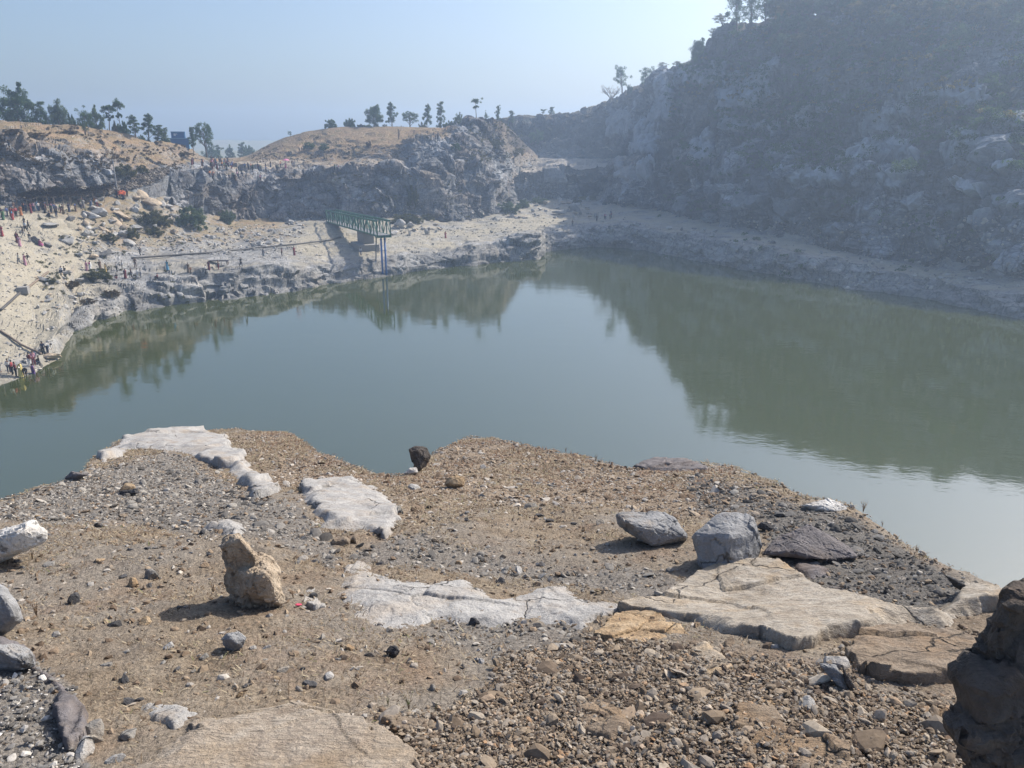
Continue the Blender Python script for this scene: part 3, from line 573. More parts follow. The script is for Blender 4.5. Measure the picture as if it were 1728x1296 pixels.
# ------------------------------------------------------------------ boulders with traced outlines
def ico(sub):
    bm = bmesh.new(); bmesh.ops.create_icosphere(bm, subdivisions=sub, radius=1)
    V = np.array([v.co[:] for v in bm.verts]); Fc = np.array([[v.index for v in f.verts] for f in bm.faces]); bm.free(); return V, Fc
ICO = {k: ico(k) for k in (1, 2, 3, 4, 6)}
def cut_rock(V, seed, n=9, lo=.5, hi=.88):
    r = np.random.default_rng(seed); rad = np.ones(len(V))
    for _ in range(n):
        d = r.normal(size=3); d /= np.linalg.norm(d); k = V @ d; rad = np.minimum(rad, np.where(k > .05, r.uniform(lo, hi) / np.maximum(k, .05), 9))
    return V * rad[:, None]
def boulder(name, poly, material, label, t=None, base=None, thick=.8, seed=1, rough=1., cat='boulder', sub=6, box=.6, cuts=10):
    poly = np.array(poly, float); c = poly.mean(0)
    if t is None:
        bx, by = base if base else (c[0], poly[:, 1].max()); t = float(project(fg(np.array(bx, float), np.array(by, float)))[2])
    V, Fc = ICO[sub]
    V = cut_rock(V, seed, cuts + 5, .55, .93)
    u, v, w = V[:, 0], V[:, 1], V[:, 2]
    th = np.arctan2(-v, u); A = poly - c; Bq = np.roll(A, -1, 0); rad = np.zeros(len(V)); dx, dy = np.cos(th), np.sin(th)
    for a, b in zip(A, Bq):
        e = b - a; den = dx * e[1] - dy * e[0]; den = np.where(np.abs(den) < 1e-9, 1e-9, den)
        tt = (a[0] * e[1] - a[1] * e[0]) / den; q = (a[0] * dy - a[1] * dx) / den
        rad = np.where((tt > 0) & (q >= 0) & (q <= 1), np.maximum(rad, tt), rad)
    rho = np.clip(np.hypot(u, v), 0, 1) ** box
    size = np.sqrt(np.abs(np.sum(A[:, 0] * Bq[:, 1] - A[:, 1] * Bq[:, 0])) / 2) / F * t
    dep = np.sign(w) * np.abs(w) ** .8 * size * thick * .62
    px = c[0] + dx * rad * rho; py = c[1] + dy * rad * rho
    Pw = at_t(px, py, t + size * .3 - dep)
    fv, ck = facet(Pw / (size * .42), seed + 2, 1.2); f2, _ = facet(Pw / (size * .15), seed + 4, 1.1)
    dirv = Pw - Pw.mean(0); dirv /= np.linalg.norm(dirv, axis=1)[:, None]
    Pw = Pw + dirv * (rough * size * (.12 * fv + .06 * f2 + .045 * fbm(Pw / size * 3, 5, seed, .6)) - rough * .02 * size * np.exp(-ck * 20))[:, None]
    o0 = Pw.mean(0); o0[2] = Pw[:, 2].min()
    o = obj(name, mesh_np(name, Pw - o0, Fc, [RM[material]] if isinstance(material, str) else material, False), loc=o0)
    return tag(o, label, cat)
def hull_boulder(name, polys, material, label, t=None, base=None, thick=.8, seed=1, rough=1., cat='boulder', dens=7, corners=None, strata=0.):
    """angular block(s): the convex hull of the traced outline and of broken corners in front of and behind it"""
    r_ = np.random.default_rng(seed); polys = [polys] if not isinstance(polys[0][0], (tuple, list)) else polys
    allp = np.array([q for p in polys for q in p], float); c = allp.mean(0)
    if t is None:
        bx, by = base if base else (c[0], allp[:, 1].max()); t = float(project(fg(np.array(bx, float), np.array(by, float)))[2])
    VV = []; FF = []; n = 0
    for poly in polys:
        A = np.array(poly, float); cc = A.mean(0); Bq = np.roll(A, -1, 0); size = np.sqrt(np.abs(np.sum((A - cc)[:, 0] * (Bq - cc)[:, 1] - (A - cc)[:, 1] * (Bq - cc)[:, 0])) / 2) / F * t
        pts = [(*q, 0.) for q in A]; th = np.arange(7) * .9 + r_.uniform(0, 6)
        for k in range(7):
            q = cc + (A[r_.integers(len(A))] - cc) * r_.uniform(.35, .8); pts.append((*q, -size * thick * r_.uniform(.35, .62)))
            q = cc + (A[r_.integers(len(A))] - cc) * r_.uniform(.4, .9); pts.append((*q, size * thick * r_.uniform(.35, .7)))
        if corners: pts = [q for q in pts[:len(A)]] + [q for q in pts[len(A):] if q[2] > 0] + [(x, y, size * z) for x, y, z in corners]
        pts = np.array(pts); P3 = at_t(pts[:, 0], pts[:, 1], t + size * thick * .45 + pts[:, 2])
        bm = bmesh.new(); [bm.verts.new(p) for p in P3]; res = bmesh.ops.convex_hull(bm, input=bm.verts[:])
        bmesh.ops.delete(bm, geom=[v for v in bm.verts if not v.link_faces], context='VERTS')
        bmesh.ops.dissolve_limit(bm, angle_limit=R(22), verts=bm.verts[:], edges=bm.edges[:])
        bmesh.ops.bevel(bm, geom=bm.edges[:], offset=size * .035, segments=1, affect='EDGES', profile=.5)
        bmesh.ops.triangulate(bm, faces=bm.faces[:])
        for _ in range(dens):
            long_ = [e for e in bm.edges if e.calc_length() > size * .045]
            if not long_ or len(bm.faces) > 24000: break
            bmesh.ops.subdivide_edges(bm, edges=long_, cuts=1); bmesh.ops.triangulate(bm, faces=[f for f in bm.faces if len(f.verts) > 3])
        bm.normal_update(); V = np.array([v.co[:] for v in bm.verts]); N = np.array([v.normal[:] for v in bm.verts]); bm.verts.index_update(); Fc = np.array([[v.index for v in f.verts] for f in bm.faces]); bm.free()
        fv, ck = facet(V / (size * .5) + seed, seed + 2, 1.); f2, _ = facet(V / (size * .17), seed + 3, 1.)
        V = V + N * (rough * size * (.055 * fv + .026 * f2 + .03 * fbm(V / size * 4, 5, seed, .62) - .02 * np.exp(-ck * 30)))[:, None]
        if strata: V = V + N * (size * strata * facet(V / size * np.array([1.2, 1.2, 6.]) + .3 * fbm(V / size * 2, 3, seed)[:, None], seed + 6, .5)[0])[:, None]
        VV.append(V); FF.append(Fc + n); n += len(V)
    V = np.concatenate(VV); o0 = V.mean(0); o0[2] = V[:, 2].min()
    return tag(obj(name, mesh_np(name, V - o0, np.concatenate(FF), [RM[material]], False), loc=o0), label, cat)
hull_boulder('boulder', [[(384, 950), (410, 935), (446, 928), (474, 958), (485, 995), (484, 1024), (462, 1039), (425, 1035), (394, 1012), (380, 982)], [(369, 920), (380, 904), (404, 900), (424, 916), (442, 944), (424, 985), (388, 972)]], 'tanb', 'knobbly tan boulder with a dark brown lower face and a long shadow', thick=1.0, seed=6, rough=1.5, base=(430, 1034))
hull_boulder('boulder', [(-40, 905), (0, 890), (30, 882), (58, 879), (80, 895), (78, 912), (50, 930), (15, 948), (-40, 965)], 'white', 'long whitish boulder with dark lichen at the left edge of the slope', seed=15)
hull_boulder('boulder', [(-60, 985), (-10, 978), (12, 990), (36, 1022), (40, 1048), (10, 1072), (-30, 1085), (-70, 1080)], 'grey', 'bluish grey boulder cut by the left edge, below the whitish one', seed=25, rough=.7)
hull_boulder('boulder', [(-60, 1090), (-20, 1085), (30, 1086), (55, 1098), (60, 1125), (20, 1140), (-60, 1140)], 'grey', 'flat bluish grey boulder at the left edge beside the white pebbles', seed=27, rough=.7)
hull_boulder('boulder', [(1036, 868), (1050, 862), (1088, 859), (1120, 863), (1145, 878), (1163, 902), (1155, 922), (1100, 922), (1062, 905), (1042, 888)], 'grey', 'slanting grey boulder with a dark hollow left of the upright block', seed=35, rough=.75, corners=[(1042, 870, -.2), (1092, 864, -.05), (1140, 874, -.2), (1160, 905, -.5), (1102, 921, -.6), (1064, 884, -.75)])
hull_boulder('boulder', [(1165, 905), (1190, 885), (1212, 866), (1245, 862), (1268, 866), (1280, 890), (1284, 920), (1278, 945), (1258, 966), (1220, 966), (1182, 964), (1170, 935)], 'grey', 'upright grey granite block standing above the striped slab', seed=45, thick=1.05, rough=.7, corners=[(1172, 900, -.25), (1196, 884, -.2), (1234, 906, -.62), (1276, 899, -.35), (1186, 962, -.35), (1256, 965, -.5), (1222, 966, -.66)])
hull_boulder('boulder', [(1285, 935), (1300, 920), (1318, 902), (1345, 893), (1365, 882), (1385, 890), (1412, 905), (1440, 925), (1449, 940), (1430, 950), (1390, 944), (1330, 938)], 'purple', 'flat purple slate slab overhanging the dark gravel', seed=55, thick=.9, rough=.7, corners=[(1286, 936, -.5), (1322, 906, -.1), (1366, 886, 0.), (1448, 940, -.35), (1390, 945, -.7), (1332, 930, -.7)])
hull_boulder('boulder', [(1350, 852), (1372, 845), (1396, 841), (1418, 848), (1432, 860), (1425, 868), (1385, 864), (1362, 864)], 'white', 'white topped rock with a black face on the right brink', seed=65, thick=.8)
hull_boulder('boulder', [(690, 758), (702, 753), (720, 755), (727, 770), (720, 786), (708, 796), (698, 790)], 'dark', 'dark leaning stone with a pale top on the middle brink', seed=75, t=None)
hull_boulder('boulder', [(748, 818), (756, 806), (770, 801), (785, 806), (784, 820), (765, 826)], 'ochre', 'small brown boulder in front of the dark leaning stone', seed=85)
hull_boulder('boulder', [(372, 1078), (384, 1068), (404, 1066), (416, 1076), (410, 1092), (395, 1102), (380, 1096)], 'grey', 'fist sized grey stone below the tan boulder', seed=95)
hull_boulder('boulder', [(650, 1100), (658, 1089), (670, 1090), (676, 1100), (668, 1108), (654, 1108)], 'black', 'small black stone below the broad cracked slab', seed=105)
hull_boulder('boulder', [[(1728, 978), (1706, 986), (1692, 1010), (1688, 1040), (1664, 1062), (1650, 1092), (1632, 1110), (1640, 1180), (1700, 1260), (1840, 1260), (1840, 1010)], [(1664, 1070), (1628, 1106), (1622, 1130), (1630, 1178), (1640, 1300), (1700, 1420), (1840, 1400), (1840, 1080), (1740, 1060)], [(1640, 1160), (1615, 1190), (1590, 1194), (1588, 1215), (1598, 1255), (1625, 1300), (1680, 1420), (1850, 1450), (1850, 1150)]], 'dark', 'tall dark stepped rock rising in the bottom right corner', t=2.0, seed=115, thick=.45, rough=1., strata=.06, dens=8)
hull_boulder('boulder', [(1380, 1118), (1410, 1120), (1432, 1150), (1450, 1172), (1430, 1175), (1400, 1150)], 'grey', 'tilted grey flake between the striped slab and the brown ridged one', seed=117)
hull_boulder('boulder', [(1420, 1120), (1432, 1135), (1452, 1172), (1440, 1178), (1424, 1150)], 'dark', 'upright dark splinter leaning on the brown ridged slab', seed=119)
hull_boulder('boulder', [(1300, 885), (1285, 880), (1275, 890), (1300, 900), (1315, 898)], 'black', 'black stone behind the upright grey block', seed=121)
hull_boulder('boulder', [(150, 800), (120, 795), (108, 808), (130, 812)], 'purple', 'dull purple stone at the lower end of the bent bedrock band', seed=123)
hull_boulder('boulder', [(690, 790), (702, 788), (706, 797), (690, 802), (680, 800)], 'white', 'little white stone at the foot of the dark leaning stone', seed=125)
hull_boulder('boulder', [(262, 735), (276, 725), (284, 733), (272, 738)], 'purple', 'small dark stone perched on the bent bedrock band', seed=129)
hull_boulder('boulder', [(1590, 968), (1620, 975), (1650, 995), (1682, 1010), (1650, 1012), (1610, 990)], 'black', 'jagged black rock on the far right brink', seed=133, rough=1.3)
hull_boulder('boulder', [(200, 828), (232, 824), (236, 832), (205, 838)], 'black', 'thin black flake on the gravel below the bent band', seed=135)
# ------------------------------------------------------------------ loose stones, gravel, straw
def proto_stone(seed, sub=2, flat=.65):
    V, Fc = ICO[sub]; r = np.random.default_rng(seed)
    V = cut_rock(V, seed, 7 if sub > 1 else 6, .3, .72) * np.array([1, r.uniform(.55, .9), r.uniform(.3, .75) * flat / .65]) * 1.5
    return V - V.mean(0), Fc
def scatter_mesh(name, P, S, seed, sub=1, nproto=10, mats=(), tint=None, sink=.25, flat=.65):
    """thousands of loose stones in one stuff mesh"""
    r = np.random.default_rng(seed); pr = [proto_stone(seed * 100 + k, sub, flat) for k in range(nproto)]
    k = r.integers(0, nproto, len(P)); VV = []; FF = []; TT = []; n = 0
    ang = r.uniform(0, 6.283, len(P)); tx = r.normal(0, .25, len(P)); ty = r.normal(0, .25, len(P))
    tint = r.uniform(0, 1, len(P)) if tint is None else tint
    for j in range(nproto):
        m = np.where(k == j)[0]
        if not len(m): continue
        V, Fc = pr[j]; ca, sa = np.cos(ang[m])[:, None], np.sin(ang[m])[:, None]
        X = V[None, :, 0] * ca - V[None, :, 1] * sa; Yv = V[None, :, 0] * sa + V[None, :, 1] * ca; Z = V[None, :, 2] + X * tx[m][:, None] + Yv * ty[m][:, None]
        W = np.stack([X, Yv, Z], -1) * S[m][:, None, None] + P[m][:, None]; W[..., 2] += (S[m] * (.5 - sink) * .6)[:, None]
        VV.append(W.reshape(-1, 3)); FF.append((Fc[None] + (np.arange(len(m)) * len(V))[:, None, None] + n).reshape(-1, 3)); TT.append(np.repeat(tint[m], len(V))); n += len(m) * len(V)
    o = obj(name, mesh_np(name, np.concatenate(VV), np.concatenate(FF), mats, False, {'tint': np.concatenate(TT)}), kind='stuff')
    return o
def gravel_mat(name, stops, s=60.):
    n = NT(name, .95, .2); c = n.ramp(n.attr('tint'), stops)
    c = n.mix(.6, c, n.ramp(n.noise(s, 4, .65), [(.3, .45), (.6, 1.)]), 'MULTIPLY'); n.color(c); return n.m
r = np.random.default_rng(99)
def plan_points(n, zones=None, ymin=1.6):
    """random points of the foreground slope, as seen from nowhere: uniform in plan"""
    a = r.uniform(-.78, .78, n); y = np.sqrt(r.uniform(0, 1, n)) * 17 + ymin
    x = a * (y * CP + (FD0 + FS * y) * SP)
    ok = y < brink_Y(x, y) - .05; x, y = x[ok], y[ok]
    P = np.stack([x, y, fz(x, y)], -1); px, py, t = project(P)
    return P, px, py, t
GM_FINE = gravel_mat('fine_gravel', [(0., (.075, .068, .062)), (.3, (.155, .145, .135)), (.6, (.26, .24, .215)), (.9, (.37, .34, .30)), (1., (.48, .44, .39))])
GM_DARK = gravel_mat('dark_gravel', [(0., (.05, .048, .047)), (.5, (.115, .11, .105)), (.93, (.19, .18, .17)), (1., (.36, .34, .31))])
GM_MIX = gravel_mat('brown_gravel', [(0., (.12, .085, .06)), (.35, (.25, .185, .13)), (.65, (.36, .28, .20)), (.85, (.28, .265, .25)), (1., (.55, .49, .42))])
GM_COARSE = gravel_mat('coarse_rubble', [(0., (.10, .075, .06)), (.25, (.185, .14, .10)), (.5, (.28, .22, .16)), (.72, (.245, .215, .185)), (.9, (.38, .32, .25)), (.97, (.34, .21, .12)), (1., (.5, .45, .38))])
def dense(zn, N, smin, smax, m, seed, sub=1, jit=10, power=2.2):
    P, px, py, t = plan_points(N)
    k = zone(px + r.normal(0, jit, len(px)), py + r.normal(0, jit * .7, len(px)), zn)
    P, t = P[k], t[k]; u = r.uniform(0, 1, len(P)); S = smin + (smax - smin) * u ** power
    return scatter_mesh('gravel', P, S * .5, seed, sub, 10, [m], flat=.5)
dense('fine', 300000, .010, .042, GM_FINE, 1, 1)
dense('mixed', 260000, .010, .045, GM_MIX, 2, 1)
dense('dark', 300000, .010, .045, GM_DARK, 3, 1)
for zn_, gm_, sd_ in (('fine', GM_FINE, 41), ('mixed', GM_MIX, 42), ('dark', GM_DARK, 43)): dense(zn_, 9000, .05, .11, gm_, sd_, 2, power=2.5)
# the steep near heap needs its own denser sowing
def near_heap(zn, N, smin, smax, m, seed, power=2.5, sub=2):
    a = r.uniform(-.75, .75, N); y = r.uniform(1.25, 5.2, N); x = a * (y * CP + (FD0 + FS * y) * SP)
    P = np.stack([x, y, fz(x, y)], -1); px, py, t = project(P); k = zone(px + r.normal(0, 9, N), py + r.normal(0, 7, N), zn); P = P[k]
    u = r.uniform(0, 1, len(P)); S = smin + (smax - smin) * u ** power; P[:, 2] += np.abs(r.normal(0, .012, len(P)))
    return scatter_mesh('gravel', P, S * .5, seed, sub, 14, [m], flat=.48)
near_heap('coarse', 420000, .005, .028, GM_COARSE, 4, 2.6, 1)
near_heap('coarse', 9000, .022, .055, GM_COARSE, 44, 2.5)
near_heap('coarse', 700, .05, .12, GM_COARSE, 5, 2.5)
near_heap('white', 40000, .006, .035, gravel_mat('white_pebbles', [(0., (.12, .11, .10)), (.5, (.2, .19, .18)), (.8, (.3, .28, .25)), (.86, (.5, .46, .41)), (1., (.72, .69, .64))]), 6)
# sparse grit everywhere on the soil
P, px, py, t = plan_points(230000); u = r.uniform(0, 1, len(P)); scatter_mesh('gravel', P, (.007 + .045 * u ** 7) * .5, 7, 1, 8, [GM_MIX])
# loose stones of the soil: things
STM = [RM['stone'], RM['ochre'], RM['pale'], RM['black'], RM['brown'], RM['tan']]
SPR = []
for k in range(8):
    V, Fc = proto_stone(500 + k, 3, .9); V = V + .05 * fbm(V * 3, 3, k)[:, None] * V; SPR.append(mesh_np('stone', V, Fc, [RM['grey']], False))
names = ['grey', 'ochre', 'pale', 'black', 'brown', 'cream']
def stone(px, py, wpx, mi, label, group=None, name='stone'):
    p = fg(np.array(px, float), np.array(py, float)); sc = wpx * px_size(p) * .5
    o = obj(name, SPR[random.randrange(8)], loc=p + np.array([0, 0, sc * .18])); o.scale = (sc,) * 3
    o.rotation_euler = (random.uniform(-.4, .4), random.uniform(-.4, .4), random.uniform(0, 6.28))
    o.material_slots[0].link = 'OBJECT'; o.material_slots[0].material = STM[mi]
    return tag(o, label, 'stone', group)
FL = [(213, 830, 22, 1), (85, 955, 16, 0), (128, 1015, 20, 3), (170, 948, 14, 1), (257, 975, 22, 0), (225, 988, 18, 1), (245, 1050, 18, 1), (195, 1055, 20, 3), (285, 1092, 16, 2), (480, 1133, 20, 5), (555, 1142, 14, 2), (524, 1158, 20, 3),
      (655, 1065, 14, 5), (530, 1005, 12, 3), (895, 857, 20, 0), (700, 826, 16, 2), (875, 965, 18, 2), (845, 980, 14, 3), (1063, 990, 12, 3), (1013, 888, 14, 5), (510, 945, 16, 2), (180, 1125, 18, 0), (210, 1148, 20, 3), (218, 1185, 20, 3), (160, 1238, 30, 0), (216, 1243, 24, 0), (140, 1275, 44, 2),
      (155, 1252, 30, 5), (195, 1283, 24, 2), (800, 1052, 16, 3), (905, 1055, 14, 3), (812, 1115, 12, 2), (693, 1118, 10, 5), (450, 1095, 12, 2), (590, 1095, 14, 1), (625, 1105, 16, 3), (345, 1110, 14, 0), (300, 1130, 14, 3), (950, 890, 12, 2), (735, 785, 12, 2), (815, 790, 10, 2), (990, 1015, 8, 3), (1130, 880, 10, 4),
      (1410, 1130, 34, 2), (1395, 1075, 16, 4), (1250, 1004, 14, 3), (1330, 1010, 14, 0), (1345, 1028, 16, 3), (1375, 1028, 12, 4), (575, 918, 24, 4), (600, 915, 18, 4), (1210, 900, 12, 2), (945, 1170, 24, 2), (930, 1190, 22, 4), (890, 1125, 26, 4), (860, 1165, 30, 4), (850, 1190, 34, 4), (1060, 1120, 24, 4), (1230, 1090, 26, 4), (1590, 1220, 36, 1), (1365, 1205, 36, 2), (1290, 1195, 30, 1), (1370, 1155, 34, 0)]
for i, (x, y, wd, mi) in enumerate(FL):
    where = ('on the soil' if 940 < y < 1180 and x < 900 else 'on the upper slope' if y < 940 else 'in the rubble near the camera')
    stone(x, y, wd, mi, f'loose {names[mi]} stone lying {where}', f'loose {names[mi]} stones {where}')
for k in range(95):
    while True:
        x, y = random.uniform(20, 1000), random.uniform(840, 1200)
        if x < 560 or (y > 1085 and x < 820) or (y < 960 and x > 690): break
    mi = random.choice([0, 0, 4, 3, 3, 4, 1]); where = ('on the soil' if 940 < y < 1180 and x < 900 else 'on the upper slope' if y < 940 else 'in the rubble near the camera')
    stone(x, y, random.uniform(7, 13), mi, f'loose {names[mi]} stone lying {where}', f'loose {names[mi]} stones {where}')
# straw: dry blades, lying and standing
def straw(name, N, region, mat_, lmin, lmax, stand=.25, seed=1, width=.0022):
    rr_ = np.random.default_rng(seed); P, px, py, t = plan_points(N, ymin=1.5)
    k = region(px, py, P); P = P[k]; t = t[k]; n = len(P)
    L = rr_.uniform(lmin, lmax, n) * np.clip(.6 + t / 12, .8, 1.8); an = rr_.uniform(0, 6.283, n); el = np.abs(rr_.normal(0, stand, n)) + .06
    d = np.stack([np.cos(an) * np.cos(el), np.sin(an) * np.cos(el), np.sin(el)], -1)
    side = np.stack([-np.sin(an), np.cos(an), 0 * an], -1) * (width * np.clip(.6 + t / 5, .9, 3.))[:, None]
    m = P + d * (L * .55)[:, None] + np.array([0, 0, .004]); tip = P + d * L[:, None] - np.array([0, 0, 1.]) * (L * .12)[:, None] + rr_.normal(0, .008, (n, 3))
    V = np.stack([P - side, P + side, m + side * .8, m - side * .8, tip], 1).reshape(-1, 3); b = np.arange(n)[:, None] * 5
    return obj(name, mesh_np(name, V, [b + np.array([0, 1, 2, 3]), b + np.array([3, 2, 4])], [mat_], False, {'tint': np.repeat(rr_.uniform(0, 1, n), 5)}), kind='stuff')
ST = gravel_mat('dry_straw', [(0., (.12, .08, .055)), (.4, (.235, .175, .115)), (.75, (.35, .28, .19)), (.95, (.44, .37, .26)), (1., (.16, .17, .06))], 20)
def nz(P, s, sd): return fbm(P * s, 3, sd)
clear = lambda px, py: ~(zone(px, py, 'dark') | zone(px, py, 'coarse') | zone(px, py, 'white'))
straw('dry_grass', 420000, lambda px, py, P: clear(px, py) & ~zone(px, py, 'fine') & (nz(P, 1.3, 61) + .5 * nz(P, 4., 66) > .06), ST, .015, .055, .22, 3, .0018)
straw('dry_grass', 130000, lambda px, py, P: clear(px, py) & (py > 1000) & (px < 860) & (nz(P, 2., 62) > -.05), ST, .02, .075, .3, 5, .0018)
RG = gravel_mat('red_grass', [(0., (.11, .065, .045)), (.5, (.22, .13, .085)), (1., (.32, .23, .15))], 20)
straw('dry_grass', 60000, lambda px, py, P: (P[:, 1] > brink_Y(P[:, 0], P[:, 1]) * .72) & (px > 430) & (px < 1240) & (nz(P, 1.1, 63) > .0), RG, .025, .07, .28, 7, .0025)
# upright dry weeds: things
def weed(px, py, hpx, label, green=False, seed=1, group=None, spread=.35, n=9):
    rr_ = np.random.default_rng(seed); p = fg(np.array(px, float), np.array(py, float)); h = hpx * px_size(p)
    o = empty('dry_weed' if not green else 'green_weed', p, 0, label, 'plant', group)
    st = MB(); lf = []
    for k in range(n):
        an = rr_.uniform(0, 6.283); q = rr_.uniform(.5, 1) * h; s1 = spread * rr_.uniform(.3, 1)
        pts = [(0, 0, -.01), (math.cos(an) * q * s1 * .4, math.sin(an) * q * s1 * .4, q * .5), (math.cos(an) * q * s1, math.sin(an) * q * s1, q)]
        st.tube(pts, [h * .012, h * .009, h * .004], 4)
        for j in range(7):
            u = rr_.uniform(.35, 1); c = np.array(pts[1]) * (1 - u) * 2 * (u > .5) + np.array(pts[2]) * max(0, 2 * u - 1) if u > .5 else np.array(pts[1]) * 2 * u
            a = rr_.normal(size=3); a /= np.linalg.norm(a); b = np.cross(a, rr_.normal(size=3)); b /= np.linalg.norm(b); z = h * rr_.uniform(.03, .07)
            lf.append([c - a * z, c + b * z * .4, c + a * z, c - b * z * .4])
    obj('stem', st.mesh('stem', [plain('dry_stem', (.20, .14, .09))]), o)
    lf = np.array(lf).reshape(-1, 3); obj('foliage', mesh_np('foliage', lf, np.arange(len(lf)).reshape(-1, 4), [plain('weed_green', (.11, .14, .05)) if green else plain('weed_dry', (.26, .17, .10))]), o)
for a in [(1456, 868, 24, 'bare forked dry weed on the right brink beside the white rock', False, 1), (1488, 892, 12, 'short dry weed below the forked one on the right brink', False, 2), (1545, 935, 16, 'thin dry weed lower down the right brink', False, 3),
          (1005, 780, 12, 'dry weed on the middle brink, rightmost of its tufts', False, 4), (955, 766, 12, 'dry weed on the crest right of the knoll', False, 5), (880, 755, 10, 'dry weed just right of the knoll top', False, 6),
          (690, 1195, 34, 'low green sprig with thin stems above the thin brown slab', True, 7), (655, 1190, 22, 'small green sprig left of the larger one', True, 8), (735, 1200, 20, 'small green sprig right of the larger one', True, 9),
          (62, 1040, 34, 'reddish dry tuft beside the bluish boulder at the left edge', False, 10), (55, 945, 22, 'reddish dry tuft under the whitish boulder', False, 11), (152, 1145, 12, 'tiny green weed on the soil left of the fist sized stone', True, 12), (360, 1000, 24, 'dry tuft in the shadow of the tan boulder', False, 13), (495, 1010, 20, 'dry tuft at the right foot of the tan boulder', False, 14)]:
    weed(a[0], a[1], a[2], a[3], a[4], a[5])
p = fg(np.array(504.), np.array(1022.)); V, Fc = ICO[2]; sc = 6 * px_size(p)
tag(obj('wrapper', mesh_np('wrapper', cut_rock(V, 3, 6, .4, .8) * sc * np.array([1, .7, .35]), Fc, [plain('pink_foil', (.6, .08, .14), .4)]), loc=p + np.array([0, 0, .01])), 'crumpled pink wrapper lying right of the tan boulder', 'litter')
# ------------------------------------------------------------------ trees and bushes
def leaf_mat(name, dark, mid, light, trans=.45):
    n = NT(name, .8, .15); c = n.ramp(n.attr('tint'), [(0., dark), (.5, mid), (1., light)])
    n.N.remove(n.b); d = n.N.new('ShaderNodeBsdfDiffuse'); t = n.N.new('ShaderNodeBsdfTranslucent'); mx = n.N.new('ShaderNodeMixShader'); mx.inputs[0].default_value = trans
    n.L.new(c, d.inputs['Color']); n.L.new(c, t.inputs['Color']); n.L.new(d.outputs[0], mx.inputs[1]); n.L.new(t.outputs[0], mx.inputs[2]); n.L.new(mx.outputs[0], n.out.inputs['Surface']); return n.m
LM = {'green': leaf_mat('tree_leaves', (.035, .066, .028), (.07, .12, .05), (.125, .175, .08)),
      'pale': leaf_mat('pale_leaves', (.06, .09, .045), (.11, .15, .075), (.16, .21, .105)),
      'olive': leaf_mat('olive_leaves', (.05, .055, .025), (.10, .105, .045), (.17, .16, .075)),
      'yellow': leaf_mat('yellow_leaves', (.07, .06, .02), (.17, .145, .05), (.28, .24, .10)),
      'dry': leaf_mat('dry_scrub', (.06, .045, .03), (.12, .09, .05), (.18, .14, .08), .2)}
BARK = plain('bark', (.13, .105, .085), .9)
BARKP = plain('pale_bark', (.34, .30, .26), .9)
def leaf_cloud(centers, radii, per, size, seed):
    r_ = np.random.default_rng(seed); C = []; T = []
    for c, rad in zip(centers, radii):
        d = r_.normal(size=(per, 3)); d /= np.linalg.norm(d, axis=1)[:, None]
        C.append(np.array(c) + d * np.array(rad) * (r_.uniform(.2, 1.25, per) ** .7)[:, None]); T.append(np.clip(r_.uniform(.2, .8) + r_.normal(0, .2, per), 0, 1))
    C = np.concatenate(C); T = np.concatenate(T); n = len(C)
    a = r_.normal(size=(n, 3)); a /= np.linalg.norm(a, axis=1)[:, None]; b = np.cross(a, r_.normal(size=(n, 3))); b /= np.linalg.norm(b, axis=1)[:, None]
    s = (size * r_.uniform(.6, 1.4, n))[:, None]
    V = np.stack([C - a * s, C + b * s * .55, C + a * s, C - b * s * .55], 1).reshape(-1, 3)
    return V, np.arange(n * 4).reshape(-1, 4), np.repeat(T, 4)
